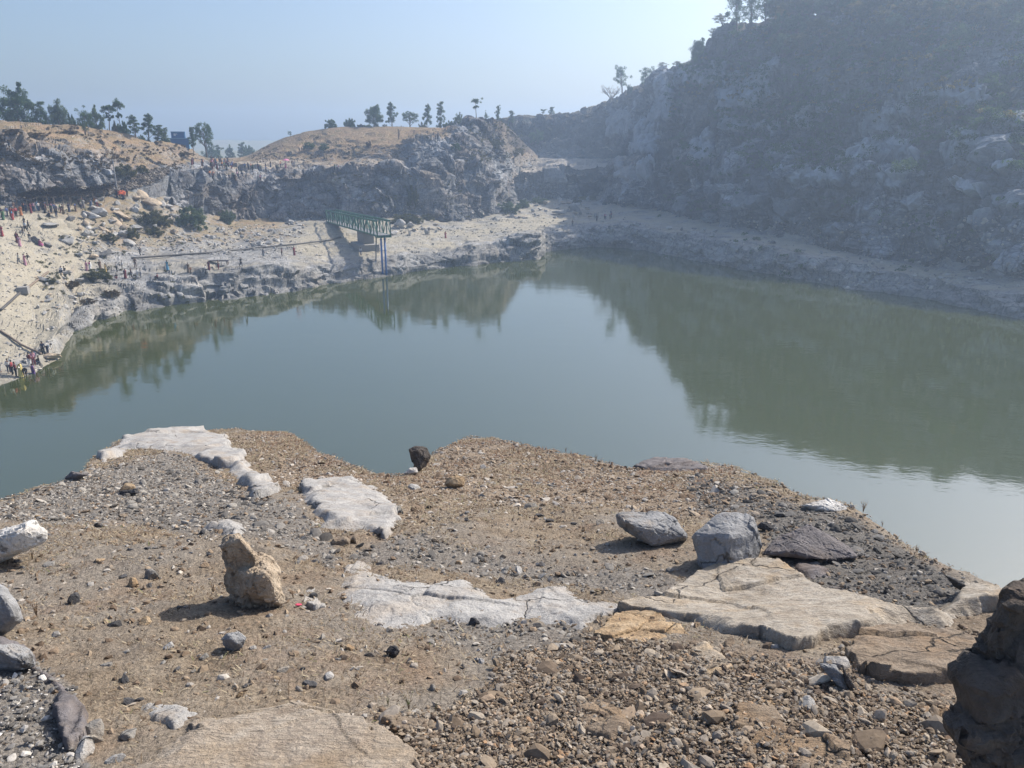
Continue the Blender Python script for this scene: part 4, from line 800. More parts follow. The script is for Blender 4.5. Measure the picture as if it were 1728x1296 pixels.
def tree_proto(seed, kind):
    """unit height (1 m) tree: returns trunk mesh, crown mesh"""
    r_ = np.random.default_rng(seed); mb = MB(); cs = []; rs = []
    def limb(p0, p1, r0, r1):
        p0, p1 = np.array(p0), np.array(p1); m = (p0 + p1) / 2 + r_.normal(0, .02, 3); mb.tube([p0, m, p1], [r0, (r0 + r1) / 2, r1], 5, False)
    if kind == 'bare':
        mb.tube([(0, 0, -.05), (.02, 0, .2), (.0, .02, .4)], [.05, .04, .035], 6)
        for k in range(9):
            an = k * .7 + r_.uniform(-.2, .2); e1 = np.array([math.cos(an) * .28, math.sin(an) * .28, .62 + r_.uniform(-.08, .1)]); limb((0, .02, .38), e1, .026, .013)
            for j in range(5):
                e2 = e1 + np.array([math.cos(an + r_.normal(0, .6)) * .2, math.sin(an + r_.normal(0, .6)) * .2, r_.uniform(.05, .32)]); limb(e1, e2, .012, .005)
                for i in range(2): limb(e2, e2 + r_.normal(0, .07, 3) + [0, 0, .05], .005, .003)
        return mb, None
    H = {'broad': .30, 'tall': .28, 'column': .12, 'bush': .02, 'open': .42, 'puff': .5, 'young': .3}[kind]
    lean = r_.normal(0, .04, 2); top = {'bush': .5}.get(kind, .86)
    tp = [(0, 0, -.06), (lean[0] * .3, lean[1] * .3, .25 * top), (lean[0], lean[1], .6 * top), (lean[0] * 1.4, lean[1] * 1.4, top)]
    w = {'broad': .035, 'tall': .022, 'column': .022, 'bush': .014, 'open': .035, 'puff': .018, 'young': .03}[kind]
    mb.tube(tp, [w, w * .8, w * .55, w * .2], 7)
    def P(z): 
        tpa = np.array(tp); return np.array([np.interp(z, tpa[:, 2], tpa[:, 0]), np.interp(z, tpa[:, 2], tpa[:, 1]), z])
    nl = {'broad': 26, 'tall': 20, 'column': 20, 'bush': 22, 'open': 22, 'puff': 13, 'young': 14}[kind]
    for k in range(nl):
        u = (k + r_.uniform(0, 1)) / nl; an = k * 2.4 + r_.uniform(-.5, .5)
        if kind == 'broad': z = H + (.93 - H) * u; reach = .40 * math.sin(math.pi * min(1, .18 + u * .80)) * r_.uniform(.55, 1.1); rad = r_.uniform(.09, .15)
        elif kind == 'tall': z = H + (.95 - H) * u; reach = .17 * (1.1 - .6 * u) * r_.uniform(.2, 1.1); rad = r_.uniform(.05, .085)
        elif kind == 'column': z = H + (.96 - H) * u; reach = .12 * (1.15 - .7 * u) * r_.uniform(.1, 1.1); rad = r_.uniform(.05, .085)
        elif kind == 'bush': z = .1 + .75 * u * r_.uniform(.6, 1); reach = .75 * math.sqrt(max(.03, 1 - (z / .95) ** 2)) * r_.uniform(.3, 1.); rad = r_.uniform(.13, .2)
        elif kind == 'open': z = H + .08 + (.92 - H) * u ** .7; reach = .40 * r_.uniform(.5, 1.08) * math.sin(math.pi * min(.98, .25 + u * .6)); rad = r_.uniform(.07, .11)
        elif kind == 'puff': z = (.74 + .2 * u) if k > 4 else H + .2 * r_.uniform(0, 1); reach = (.11 if k > 4 else .07) * r_.uniform(.2, 1.1); rad = r_.uniform(.055, .085) if k > 4 else .035
        else: z = H + (.92 - H) * u; reach = .26 * math.sin(math.pi * min(.95, .3 + .65 * u)) * r_.uniform(.4, 1.1); rad = r_.uniform(.08, .12)
        c = P(min(z, .86 * 1.)) * np.array([1, 1, 0]) + np.array([math.cos(an) * reach, math.sin(an) * reach, z])
        base = P(max(.05, z - reach * .8 - .05)); limb(base, c, w * .38, w * .12)
        cs.append(c); rs.append((rad, rad, rad * .72))
        for j in range(2):
            cs.append(c + r_.normal(0, rad * .8, 3)); rs.append((rad * .6,) * 3)
    per = {'bush': 120, 'broad': 100}.get(kind, 80)
    return mb, leaf_cloud(cs, rs, per, {'bush': .036, 'broad': .022}.get(kind, .015), seed + 1)
PROT = {}
def proto(kind, variant, leaf, bark=None):
    key = (kind, variant, leaf)
    if key not in PROT:
        mb, lc = tree_proto(hash_seed(kind, variant), kind)
        PROT[key] = (mb.mesh('trunk', [bark or BARK]), mesh_np('crown', lc[0], lc[1], [LM[leaf]], False, {'tint': lc[2]}) if lc else None)
    return PROT[key]
def hash_seed(k, v): return sum(ord(c) * (i + 3) for i, c in enumerate(k)) * 7 + v * 131
def plant(p, h, wd, kind, leaf, label, cat='tree', group=None, variant=None, name=None, seed=0):
    variant = random.randrange(4) if variant is None else variant
    tr, cr_ = proto(kind, variant, leaf, BARKP if kind == 'bare' else None)
    natural = {'broad': .95, 'tall': .45, 'column': .36, 'bush': 1.75, 'open': .92, 'puff': .36, 'young': .68, 'bare': .95}[kind]
    o = empty(name or ('tree' if cat == 'tree' else 'bush'), p, random.uniform(0, 6.28), label, cat, group)
    k = wd / natural
    o.scale = (k, k, h / 1.1)
    a = obj('trunk' if cat == 'tree' else 'stem', tr, o)
    if cr_: obj('crown' if cat == 'tree' else 'foliage', cr_, o)
    return o
def tree_px(px, py, hpx, wpx, kind, leaf, label, Y=None, cat='tree', group=None, variant=None, name=None):
    p = spot(px, py, Y); m = px_size(p); top = float(at_Y(float(px), float(py - hpx), p[1])[2]); return plant(p, max(.6 * hpx * m, top - p[2]), wpx * m, kind, leaf, label, cat, group, variant, name)
LT = [  # px, py base, height, width (photo pixels), kind, leaves, distance, label
 (30, 206, 62, 62, 'broad', 'green', 182, 'biggest leafy tree at the left end of the left ridge'),
 (68, 207, 42, 22, 'column', 'green', 182, 'narrow green tree just right of the biggest leafy one'),
 (97, 207, 38, 38, 'broad', 'pale', 186, 'pale round tree on the left ridge, third from the left'),
 (121, 208, 22, 24, 'bush', 'green', 186, 'low bushy tree between the pale round tree and the dark one'),
 (143, 222, 44, 34, 'young', 'green', 166, 'dark round tree with a bare trunk standing in front of the left ridge'),
 (163, 214, 34, 28, 'broad', 'pale', 184, 'pale loose tree behind the dark round one'),
 (184, 220, 50, 24, 'puff', 'green', 182, 'tall tree with a big clumped head on the left ridge'),
 (205, 223, 62, 17, 'puff', 'green', 182, 'tallest thin tree of the left ridge with a tufted top'),
 (210, 225, 24, 22, 'bush', 'green', 182, 'bushy low tree at the foot of the tallest thin one'),
 (196, 222, 22, 20, 'bush', 'olive', 184, 'olive bush between the two tall tufted trees'),
 (229, 229, 38, 22, 'tall', 'green', 180, 'leaning dark tree right of the tallest thin one'),
 (251, 236, 50, 25, 'tall', 'green', 184, 'ragged tall tree left of the blue building'),
 (266, 238, 30, 20, 'column', 'green', 186, 'dense dark tree between the ragged tall one and the blue building'),
 (281, 240, 28, 17, 'column', 'pale', 192, 'small pale tree touching the left wall of the blue building'),
 (326, 252, 44, 14, 'tall', 'green', 196, 'narrow tree hugging the right wall of the blue building'),
 (350, 264, 58, 42, 'open', 'green', 212, 'spreading flat topped tree right of the blue building'),
 (358, 268, 24, 26, 'broad', 'green', 330, 'dark tree below the flat topped one in the pass'),
 (372, 268, 27, 15, 'column', 'green', 340, 'narrow tree in the pass, just right of the flat topped one'),
 (389, 267, 22, 16, 'broad', 'green', 350, 'round dark tree in the middle of the pass'),
 (405, 266, 30, 16, 'column', 'green', 350, 'pointed dark tree in the pass'),
 (424, 262, 18, 18, 'broad', 'green', 355, 'low dark tree at the right end of the pass'),
 (415, 264, 20, 14, 'broad', 'pale', 360, 'pale small tree beside the pointed one in the pass'),
 (490, 231, 11, 8, 'young', 'green', 256, 'tiny sapling alone on the left shoulder of the mound'),
 (560, 216, 17, 25, 'bush', 'green', 256, 'low round bushy tree, first on the mound crest from the left'),
 (591, 215, 20, 26, 'bush', 'green', 256, 'low lumpy bushy tree, second on the mound crest from the left'),
 (631, 214, 39, 33, 'broad', 'green', 256, 'big dense tree on the mound crest'),
 (662, 214, 47, 20, 'tall', 'green', 256, 'tall tree with one bare side on the mound crest'),
 (692, 215, 27, 35, 'open', 'green', 256, 'wide arching tree on the mound crest'),
 (712, 215, 12, 16, 'bush', 'olive', 258, 'small bush right of the arching tree on the mound crest'),
 (720, 216, 46, 17, 'tall', 'green', 257, 'slim airy tree right of the arching one on the mound crest'),
 (741, 217, 51, 15, 'column', 'green', 257, 'tallest pillar shaped tree on the mound crest'),
 (757, 217, 18, 24, 'bush', 'green', 257, 'dark bushy tree right of the pillar shaped one'),
 (774, 216, 25, 19, 'broad', 'pale', 257, 'pale tree at the right end of the mound crest'),
 (804, 203, 41, 16, 'puff', 'green', 247, 'tufted column of a tree on the rocky peak'),
 (821, 199, 11, 10, 'young', 'green', 249, 'smallest tree on the rocky peak, between two columns'),
 (840, 199, 24, 9, 'column', 'green', 250, 'slim column of a tree right of the smallest on the peak'),
 (862, 216, 33, 14, 'tall', 'pale', None, 'pale tree standing below the right edge of the rocky peak'),
 (910, 205, 11, 13, 'bush', 'green', 340, 'bushy small tree on the far skyline, left of two pointed ones'),
 (917, 205, 22, 11, 'puff', 'green', 340, 'round headed tree on the far skyline'),
 (931, 203, 25, 14, 'tall', 'green', 340, 'feathery tree on the far skyline, right of the round headed one'),
 (1031, 174, 32, 32, 'bare', 'green', 322, 'bare leafless tree on the rising ridge'),
 (1050, 160, 56, 29, 'young', 'green', 313, 'leafy tree with a slender trunk beside the bare tree'),
 (1063, 152, 14, 12, 'bush', 'green', 308, 'little shrub between the slender tree and the next one up the ridge'),
 (1089, 140, 32, 30, 'young', 'green', 295, 'loose leafy tree next up the ridge from the slender one'),
 (1118, 129, 16, 21, 'young', 'olive', 282, 'thin low tree halfway up the right ridge'),
 (1141, 119, 15, 17, 'young', 'olive', 270, 'small loose tree below the dense one on the right ridge'),
 (1177, 103, 40, 34, 'broad', 'green', 252, 'dense dark tree on the right ridge below the wood'),
 (1205, 68, 24, 22, 'young', 'olive', 238, 'straggly tree on the steep step of the right ridge'),
 (1219, 56, 34, 34, 'young', 'olive', 232, 'open branched tree at the left end of the wood'),
 (1244, 44, 66, 48, 'young', 'green', 227, 'tall tree whose trunk shows against the sky at the left of the wood'),
 (1268, 42, 64, 40, 'young', 'green', 224, 'second tall tree from the left of the wood, trunk against the sky'),
 (1292, 41, 60, 42, 'young', 'green', 221, 'third tall tree from the left of the wood, trunk against the sky'),
 (1458, 172, 30, 14, 'young', 'yellow', 178, 'yellowish sapling on the ledge of the right hill'),
 (1522, 180, 28, 14, 'young', 'pale', 168, 'pale green sapling right of the yellowish one on the right hill'),
]
for a in LT: tree_px(a[0], a[1], a[2], a[3], a[4], a[5], a[7], a[6])
random.seed(21)
for k in range(168):
    px = 1312 + (k % 42) * 10.6 + random.uniform(-6, 6); row = k // 42
    Yr = np.interp(px, [1315, 1500, 1728], [215, 193, 180]); yb = np.interp(px, [1315, 1500, 1728], [42, 34, 26])
    Yk = Yr + (8, 2, -5, -11)[row] + random.uniform(-4, 5)
    p = at_Y(px, 60., Yk); p[2] = ground_z(p[0], p[1]); m = px_size(p)
    lf = random.choice(['green', 'yellow', 'olive', 'olive', 'pale'])
    hh = random.uniform(38, 62) if row == 0 else random.uniform(26, 44)
    plant(p, hh * m, hh * m * random.uniform(.85, 1.2), random.choice(['young', 'broad', 'broad', 'broad']), lf,
          'leafy tree in the wood crowning the right hill', 'tree', 'trees of the wood on the right hill')
BU = [(325, 384, 62, 42, 'pale', 'largest green bush at the foot of the middle cliff'), (384, 377, 36, 28, 'pale', 'second green bush, right of the largest at the cliff foot'), (252, 378, 46, 26, 'olive', 'olive scrub bush left of the largest green one'),
 (276, 382, 34, 22, 'olive', 'brownish olive bush touching the largest green one on its left'), (186, 408, 32, 18, 'olive', 'grey olive bush among the slabs of the left slope'), (224, 402, 34, 20, 'olive', 'olive bush below the leaning tan slabs'), (262, 398, 34, 18, 'olive', 'low olive bush right below the leaning tan slabs'),
 (108, 404, 28, 9, 'yellow', 'flat yellow green bush on the left slope'), (165, 472, 58, 22, 'olive', 'dark spreading bush behind the row of people on the bank'), (118, 486, 40, 14, 'dry', 'brown dry scrub left of the dark spreading bush'), (85, 478, 26, 12, 'olive', 'small olive shrub beside the pipe end'),
 (190, 500, 36, 12, 'dry', 'brown scrub on the bank just above the water'), (150, 512, 30, 10, 'dry', 'dry scrub on the bank left of the rock face'), (100, 326, 26, 16, 'green', 'dark green bush clinging to the left cliff'), (212, 300, 50, 26, 'olive', 'broad grey green thicket above the ramp'), (240, 292, 26, 16, 'olive', 'smaller thicket right of the broad one above the ramp'),
 (685, 376, 66, 18, 'olive', 'long low thicket behind the end of the green truss'), (722, 372, 30, 12, 'olive', 'right tip of the low thicket behind the truss'), (860, 360, 46, 24, 'pale', 'pale bush at the corner of the mound cliff'), (883, 350, 30, 16, 'pale', 'pale bush just right of the corner bush'), (910, 344, 34, 14, 'pale', 'pale bush among the far boulders'), (974, 345, 20, 12, 'olive', 'small bush behind the biggest far boulder'),
 (546, 254, 22, 14, 'pale', 'bright green bush in the hollow of the mound'), (522, 252, 26, 14, 'green', 'dark bush left of the bright one in the mound hollow'), (696, 345, 24, 36, 'olive', 'bush hanging on the middle cliff face'), (622, 248, 12, 13, 'dry', 'dry shrub on the mound slope'), (770, 254, 20, 14, 'green', 'green bush at the foot of the rocky peak'), (835, 250, 30, 18, 'olive', 'olive bush on the right flank of the rocky peak'),
 (870, 262, 34, 16, 'yellow', 'yellow green bush on the right flank of the mound'), (905, 240, 32, 26, 'pale', 'hazy green bush in the gap before the far cliff'), (60, 232, 40, 10, 'dry', 'brown scrub on the left hill, below the biggest tree'), (120, 226, 24, 8, 'dry', 'brown scrub left below the dark round tree'), (20, 226, 34, 10, 'dry', 'brown scrub at the left edge of the left hill'), (310, 262, 40, 8, 'dry', 'brown scrub in front of the blue building')]
for a in BU: tree_px(a[0], a[1], a[3], a[2], 'bush', a[4], a[5], None, 'bush')
random.seed(64)
for k in range(34):
    px = random.uniform(-5, 285) if k < 20 else random.uniform(555, 775)
    base = np.interp(px, [0, 60, 130, 200, 250, 300], [207, 207, 210, 224, 238, 249]) if k < 20 else 217
    tree_px(px, base + 2, random.uniform(6, 13), random.uniform(9, 22), 'bush', random.choice(['green', 'olive', 'pale']), 'low shrub between the trees of the left ridge' if k < 20 else 'low shrub between the trees of the mound crest', (np.interp(px, [0, 300], [178, 186]) if k < 20 else 256) + random.uniform(0, 6), 'bush', 'ridge undergrowth' if k < 20 else 'crest undergrowth')
# scrub that mats the shaded hill and the slopes: nobody could count it
def scrub(name, pts, hm, leaf, seed, per=26):
    r_ = np.random.default_rng(seed); cs = []; rs = []
    for (p, h) in pts:
        for j in range(3):
            cs.append(np.array(p) + np.array([r_.normal(0, h * .6), r_.normal(0, h * .4), h * r_.uniform(.1, .6)])); rs.append((h * .5, h * .5, h * .4))
    V, Fq, T = leaf_cloud(cs, rs, per, hm * .22, seed); return obj(name, mesh_np(name, V, Fq, [LM[leaf]], False, {'tint': T}), kind='stuff')
def field_points(n, xr, yr, test, hr, seed):
    r_ = np.random.default_rng(seed); out = []
    for _ in range(n):
        px, py = r_.uniform(*xr), r_.uniform(*yr)
        if not test(px, py): continue
        h = hit(px, py)
        if h is not None and h[0].y < 380: out.append((np.array(h[0]), r_.uniform(*hr)))
    return out
nzp = lambda px, py, s, sd: float(fbm(np.array([px * s, py * s * 1.6, 0.]), 3, sd))
scrub('scrub', field_points(2600, (1130, 1760), (40, 290), lambda x, y: nzp(x, y, .022, 5) > -.02 and y > np.interp(x, [1130, 1240, 1760], [130, 45, 30]), (.6, 1.5), 1), .9, 'green', 11)
scrub('scrub', field_points(700, (1130, 1760), (30, 200), lambda x, y: nzp(x, y, .03, 6) > .05 and y > np.interp(x, [1130, 1240, 1760], [130, 50, 30]), (.5, 1.1), 2), .9, 'yellow', 12)
scrub('scrub', field_points(420, (1100, 1760), (250, 470), lambda x, y: nzp(x, y, .02, 7) > .2, (.5, 1.2), 3), .8, 'green', 13)
scrub('scrub', field_points(700, (0, 330), (205, 290), lambda x, y: nzp(x, y, .04, 8) > .0 and y > 212 + .18 * max(0, x - 130), (.25, .6), 4), .45, 'dry', 14)
scrub('scrub', field_points(500, (420, 900), (220, 300), lambda x, y: nzp(x, y, .04, 9) > .08 and not (560 < x < 750 and y < 238), (.25, .6), 5), .45, 'dry', 15)
scrub('scrub', field_points(260, (790, 905), (205, 275), lambda x, y: nzp(x, y, .05, 10) > -.1, (.35, .8), 6), .5, 'olive', 16)
scrub('scrub', field_points(420, (60, 320), (350, 520), lambda x, y: nzp(x, y, .04, 12) > .06, (.2, .5), 7), .35, 'olive', 17)
scrub('scrub', field_points(260, (480, 900), (290, 372), lambda x, y: nzp(x, y, .04, 13) > .14, (.3, .8), 8), .5, 'olive', 18)
# ------------------------------------------------------------------ far boulders and rubble
SM_FAR = [RM['pale'], RM['pale'], RM['grey'], RM['tan'], RM['pale']]
FARM = []
def far_mat(name, c):
    n = NT(name, .95, .2); P = n.pos('obj'); m = n.noise(1.6, 5, .65, kind='obj'); n.color(n.mix(.5, n.ramp(m, [(.3, tuple(v * .6 for v in c)), (.5, c), (.75, tuple(min(1, v * 1.3) for v in c))]), n.ramp(n.noise(6, 4, .7), [(.3, .5), (.65, 1.)]), 'MULTIPLY')); return n.m
FARM = [far_mat('boulder_grey', (.34, .33, .315)), far_mat('boulder_pale', (.46, .44, .41)), far_mat('boulder_tan', (.46, .37, .27)), far_mat('boulder_dark', (.2, .19, .18))]
BPR = []
for k in range(10):
    V, _f = ICO[3]; V = cut_rock(V, 900 + k, 8, .3, .66) * 1.45; rr_ = np.random.default_rng(k)
    V = V * np.array([1, rr_.uniform(.6, .9), rr_.uniform(.35, .8)]) * (1 + .06 * fbm(V * 2.5, 3, k))[:, None]; BPR.append(mesh_np('boulder', V, _f, [FARM[0]], False))
random.seed(5)
def far_boulder(px, py, w, h, mi, label, group=None, roll=None, variant=None):
    p = spot(px, py); m = px_size(p); v = random.randrange(10) if variant is None else variant
    o = obj('boulder', BPR[v], loc=p + np.array([0, 0, h * m * .28]))
    o.scale = (w * m * .42, w * m * .4, max(.3, h / w) * w * m * .62); o.rotation_euler = (random.uniform(-.2, .2), roll if roll is not None else random.uniform(-.35, .35), random.uniform(0, 6.28) if roll is None else random.uniform(-.4, .4))
    o.material_slots[0].link = 'OBJECT'; o.material_slots[0].material = FARM[mi]; return tag(o, label, 'boulder', group)
for a in [(92, 606, 30, 15, 2, 'big tan boulder at the waterline beside the group of people', 0.), (60, 409, 22, 12, 3, 'dark boulder next to the person in magenta on the left slope'), (82, 415, 17, 13, 3, 'round dark boulder right of the person in magenta'), (118, 372, 22, 14, 3, 'squarish dark boulder below the brushwood shelter'), (86, 382, 40, 12, 0, 'long grey boulder left of the squarish dark one'),
          (74, 476, 26, 16, 1, 'pale boulder at the end of the pipe on the bank'), (110, 465, 30, 11, 0, 'grey boulder the seated pair rests against'), (132, 474, 26, 10, 1, 'flat pale boulder right of the seated pair'), (83, 508, 20, 9, 1, 'pale rock on the lower bank, left of the brown scrub'), (118, 503, 17, 10, 1, 'pale rock on the lower bank beside a leaning slab'), (134, 500, 11, 14, 1, 'upright pale slab leaning on the lower bank'), (126, 512, 12, 8, 1, 'small white rock at the foot of the leaning slab'),
          (213, 370, 25, 9, 2, 'long leaning tan slab, lower of two on the rubble slope', .55), (200, 362, 22, 8, 2, 'leaning tan slab, left of the longer one', .7), (195, 378, 24, 8, 2, 'narrow tan slab pointing down the rubble slope', .8), (250, 345, 42, 12, 2, 'reddish tan slab at the head of the rubble slope', .2), (235, 331, 28, 6, 2, 'thin pole like tan slab above the reddish one', .6), (165, 362, 30, 14, 0, 'big grey block at the left of the rubble slope', .4), (148, 364, 26, 14, 0, 'dark grey block leftmost on the rubble slope'), (205, 398, 30, 18, 1, 'big white block in the middle of the rubble slope', -.3), (232, 386, 28, 13, 0, 'grey wedge right of the big white block'),
          (215, 412, 24, 9, 1, 'white flat slab below the big white block', .3), (115, 408, 36, 12, 0, 'wide grey slab below the yellow green bush'), (144, 398, 16, 12, 1, 'white wedge right of the yellow green bush'), (135, 388, 12, 9, 2, 'small brown rock above the white wedge'), (178, 432, 34, 15, 3, 'dark slab above the row of people on the bank'), (156, 436, 20, 9, 2, 'tan rock left of the dark slab'), (135, 432, 18, 10, 0, 'grey rock two left of the dark slab'), (160, 412, 14, 12, 0, 'grey rock behind the dark slab'),
          (490, 378, 20, 16, 1, 'tallest pale boulder left of the green truss'), (675, 385, 18, 16, 1, 'pale boulder just behind the truss end'), (668, 395, 20, 12, 1, 'rounded boulder at the foot of the truss end'), (695, 384, 16, 14, 1, 'grey boulder right of the truss end'), (721, 395, 10, 11, 1, 'boulder behind the person near the truss end'), (962, 343, 16, 12, 1, 'biggest white far boulder below the far cliff'), (945, 362, 26, 14, 1, 'broad far boulder in front of the white one'), (972, 356, 20, 16, 0, 'upright far boulder below the small bush'), (455, 412, 14, 11, 1, 'boulder ending the rubble near the long pipe'), (440, 414, 18, 12, 1, 'rounded boulder second from the end of the rubble')]:
    far_boulder(a[0], a[1], a[2], a[3], a[4], a[5], roll=a[6] if len(a) > 6 else None)
for (n, xr, yr, wr, lab, grp) in [(58, (140, 300), (335, 400), (7, 19), 'broken slab in the rubble slope below the ramp', 'slabs of the rubble slope'), (72, (305, 480), (388, 424), (5, 12), 'grey block in the rubble field right of the largest bush', 'blocks of the rubble field'), (18, (475, 515), (372, 395), (4, 10), 'small block around the tallest pale boulder', 'blocks round the pale boulder'),
                                  (26, (655, 745), (372, 398), (5, 11), 'pale block heaped behind the truss end', 'blocks behind the truss'), (50, (845, 1010), (338, 370), (5, 14), 'pale block in the far boulder heap', 'blocks of the far heap'), (34, (60, 170), (450, 560), (5, 13), 'flat rock scattered on the lower bank', 'rocks of the lower bank'), (30, (1060, 1700), (378, 480), (5, 16), 'loose slab on the shaded right ledge', 'slabs on the shaded ledge')]:
    k = 0
    while k < n:
        px, py = random.uniform(*xr), random.uniform(*yr)
        if grp == 'rocks of the lower bank' and py > 545 - .3 * (px - 60): continue
        if grp == 'slabs on the shaded ledge' and not (np.interp(px, _s1[:, 0], _s1[:, 1]) - 14 < py < np.interp(px, _s1[:, 0], _s1[:, 1]) + 3): continue
        far_boulder(px, py, random.uniform(*wr), random.uniform(.45, .75) * random.uniform(*wr), random.choice([0, 1, 1, 2] if grp != 'slabs on the shaded ledge' else [0, 1, 3]), lab, grp); k += 1
# fine rubble below the count
def far_rubble(n, xr, yr, sz, mats, seed, test=lambda x, y: True):
    r_ = np.random.default_rng(seed); P = []; S = []
    for _ in range(n):
        px, py = r_.uniform(*xr), r_.uniform(*yr)
        if not test(px, py): continue
        h = hit(px, py)
        if h is not None and h[0].y < 330: P.append(np.array(h[0])); S.append(r_.uniform(*sz) * (.6 + .9 * r_.uniform() ** 3))
    return scatter_mesh('rubble', np.array(P), np.array(S), seed, 1, 8, mats)
GF = gravel_mat('far_rubble', [(0., (.2, .19, .18)), (.4, (.36, .34, .31)), (.75, (.47, .43, .37)), (1., (.58, .54, .48))], 3.)
far_rubble(1500, (130, 500), (335, 430), (.12, .4), [GF], 31, lambda x, y: y > 400 - .25 * (x - 130) if x < 330 else y > 378)
far_rubble(900, (640, 1060), (336, 400), (.12, .35), [GF], 32)
far_rubble(1800, (-40, 260), (380, 640), (.06, .22), [GF], 33)
far_rubble(900, (380, 1000), (380, 440), (.06, .25), [GF], 34)
far_rubble(900, (1040, 1740), (365, 490), (.1, .4), [GF], 35)
# ------------------------------------------------------------------ built things
GREEN = plain('green_paint', (.035, .13, .09), .55); BLUE = plain('blue_paint', (.06, .16, .42), .5); CONC = plain('concrete', (.29, .275, .255), .9); STEEL = plain('dull_steel', (.22, .22, .22), .6); WOOD = plain('weathered_wood', (.24, .18, .13), .9)
# green truss over the water
Aend = at_z(551., 374., 5.7); Bend = at_z(637., 398.5, 7.6)
dv = Bend - Aend; Lb = float(np.linalg.norm(dv)); yaw = math.atan2(dv[1], dv[0]); pit_ = math.asin(dv[2] / Lb); Wt, Ht = 2.5, 2.7
br = empty('truss_bridge', Aend, yaw, 'green steel truss walkway reaching out over the water', 'footbridge')
br.rotation_euler = (0, -pit_, yaw); NP = 19
for sd_ in (0, 1):
    y = sd_ * Wt
    for z, nm in ((0, 'bottom_chord'), (Ht, 'top_chord')):
        obj(nm, MB().box((Lb / 2, y, z), (Lb, .22, .3)).mesh(nm, [GREEN]), br)
    for k in range(NP + 1):
        x = .08 + (Lb - .16) * k / NP; obj('post', MB().box((x, y, Ht / 2), (.18, .16, Ht - .3)).mesh('post', [GREEN]), br)
        if k < NP:
            x2 = .08 + (Lb - .16) * (k + 1) / NP; q = (x, x2) if k % 2 else (x2, x)
            obj('brace', MB().tube([(q[0], y + .03, .1), (q[1], y + .03, Ht - .1)], .085, 4).mesh('brace', [GREEN]), br)
for k in range(0, NP + 1):
    x = .08 + (Lb - .16) * k / NP
    obj('cross_beam', MB().box((x, Wt / 2, .0), (.12, Wt - .16, .14)).mesh('cross_beam', [GREEN]), br)
    if k % 3 == 0 or k == NP: obj('top_tie', MB().box((x, Wt / 2, Ht), (.1, Wt - .16, .1)).mesh('top_tie', [GREEN]), br)
obj('deck', MB().box((Lb / 2, Wt / 2, .1), (Lb, Wt - .3, .06)).mesh('deck', [STEEL]), br)
obj('end_platform', MB().box((Lb - .8, Wt / 2, -.22), (2.2, Wt + .2, .2)).mesh('end_platform', [GREEN]), br)
rgt = np.array([math.cos(yaw), math.sin(yaw), 0]); lft = np.array([-math.sin(yaw), math.cos(yaw), 0])
def on_truss(x, y, z): return Aend + rgt * x * math.cos(pit_) + lft * y + np.array([0, 0, z + x * math.sin(pit_)])
for yv, lb in ((.75, 'left blue pipe dropping from the truss end into the water'), (1.45, 'right blue pipe dropping from the truss end into the water')):
    p0 = on_truss(Lb - .5, yv, -.35); o = empty('drop_pipe', [p0[0], p0[1], -1.5], 0, lb, 'pipe', 'blue pipes at the truss end')
    hgt = p0[2] + 1.5
    obj('tube', MB().tube([(0, 0, 0), (0, 0, hgt)], .17, 10).mesh('tube', [BLUE], True), o)
    m = MB()
    for z in np.linspace(2.2, hgt - .4, 4): m.tube([(0, 0, z), (0, 0, z + .1)], .24, 10)
    obj('flange', m.mesh('flange', [BLUE]), o)
p0 = on_truss(Lb - 1.9, .2, -.32); gz_ = ground_z(p0[0], p0[1] - 1.)
tag(obj('prop_leg', MB().tube([(0, 0, p0[2] - gz_ + .1), (-.25, -.6, -.2)], .13, 6).mesh('prop_leg', [STEEL]), loc=(p0[0], p0[1], gz_)), 'dark slanting prop under the truss end', 'prop')
c0 = on_truss(Lb * .70, Wt / 2, 0); gz_ = ground_z(c0[0], c0[1])
m = MB().box((0, 0, (c0[2] - .35 - gz_) / 2 - .6), (5.4, 2.2, c0[2] - .35 - gz_ + 1.2), yaw)
pr_ = empty('concrete_pier', (c0[0], c0[1], gz_), 0, 'grey concrete pier under the middle of the truss', 'pier')
obj('block', m.mesh('block', [CONC]), pr_); obj('footing', MB().box((0, -1.2, .2), (7.4, 4.2, 1.5), yaw).mesh('footing', [CONC]), pr_)
c1 = on_truss(.6, Wt / 2, 0); gz_ = ground_z(c1[0], c1[1])
tag(obj('abutment', MB().box((0, 0, (Aend[2] - .1 - gz_) / 2 - .5), (2.4, 3.2, max(.6, Aend[2] - .1 - gz_) + 1), yaw).mesh('abutment', [CONC]), loc=(c1[0], c1[1], gz_)), 'concrete abutment at the land end of the truss', 'abutment')
# pipes lying on the ground
def ground_pipe(pts, r_, label, mat_, name='water_pipe'):
    P = np.array([spot(x, y) for x, y in pts]); P[:, 2] += r_ * 1.5
    Q = np.concatenate([P[i] * (1 - v) + P[i + 1] * v for i in range(len(P) - 1) for v in [np.linspace(0, 1, 8, endpoint=False)[:, None]]] + [P[-1:]])
    Q[:, 2] = np.maximum(Q[:, 2], [ground_z(a, b) + r_ * .6 for a, b in Q[:, :2]]); o0 = Q[0].copy()
    return tag(obj(name, MB().tube(Q - o0, r_, 8).mesh(name, [mat_], True), loc=o0), label, 'pipe')
PIPE = plain('black_pipe', (.075, .07, .065), .6); PIPEB = plain('brown_pipe', (.20, .15, .11), .7)
ground_pipe([(222, 438), (290, 433), (345, 429), (420, 422), (500, 414), (555, 407), (575, 402)], .16, 'long dark pipe lying across the rock shelf behind the people', PIPE)
ground_pipe([(82, 461), (60, 478), (46, 489)], .14, 'short brown pipe from the pale boulder to the concrete block', PIPEB)
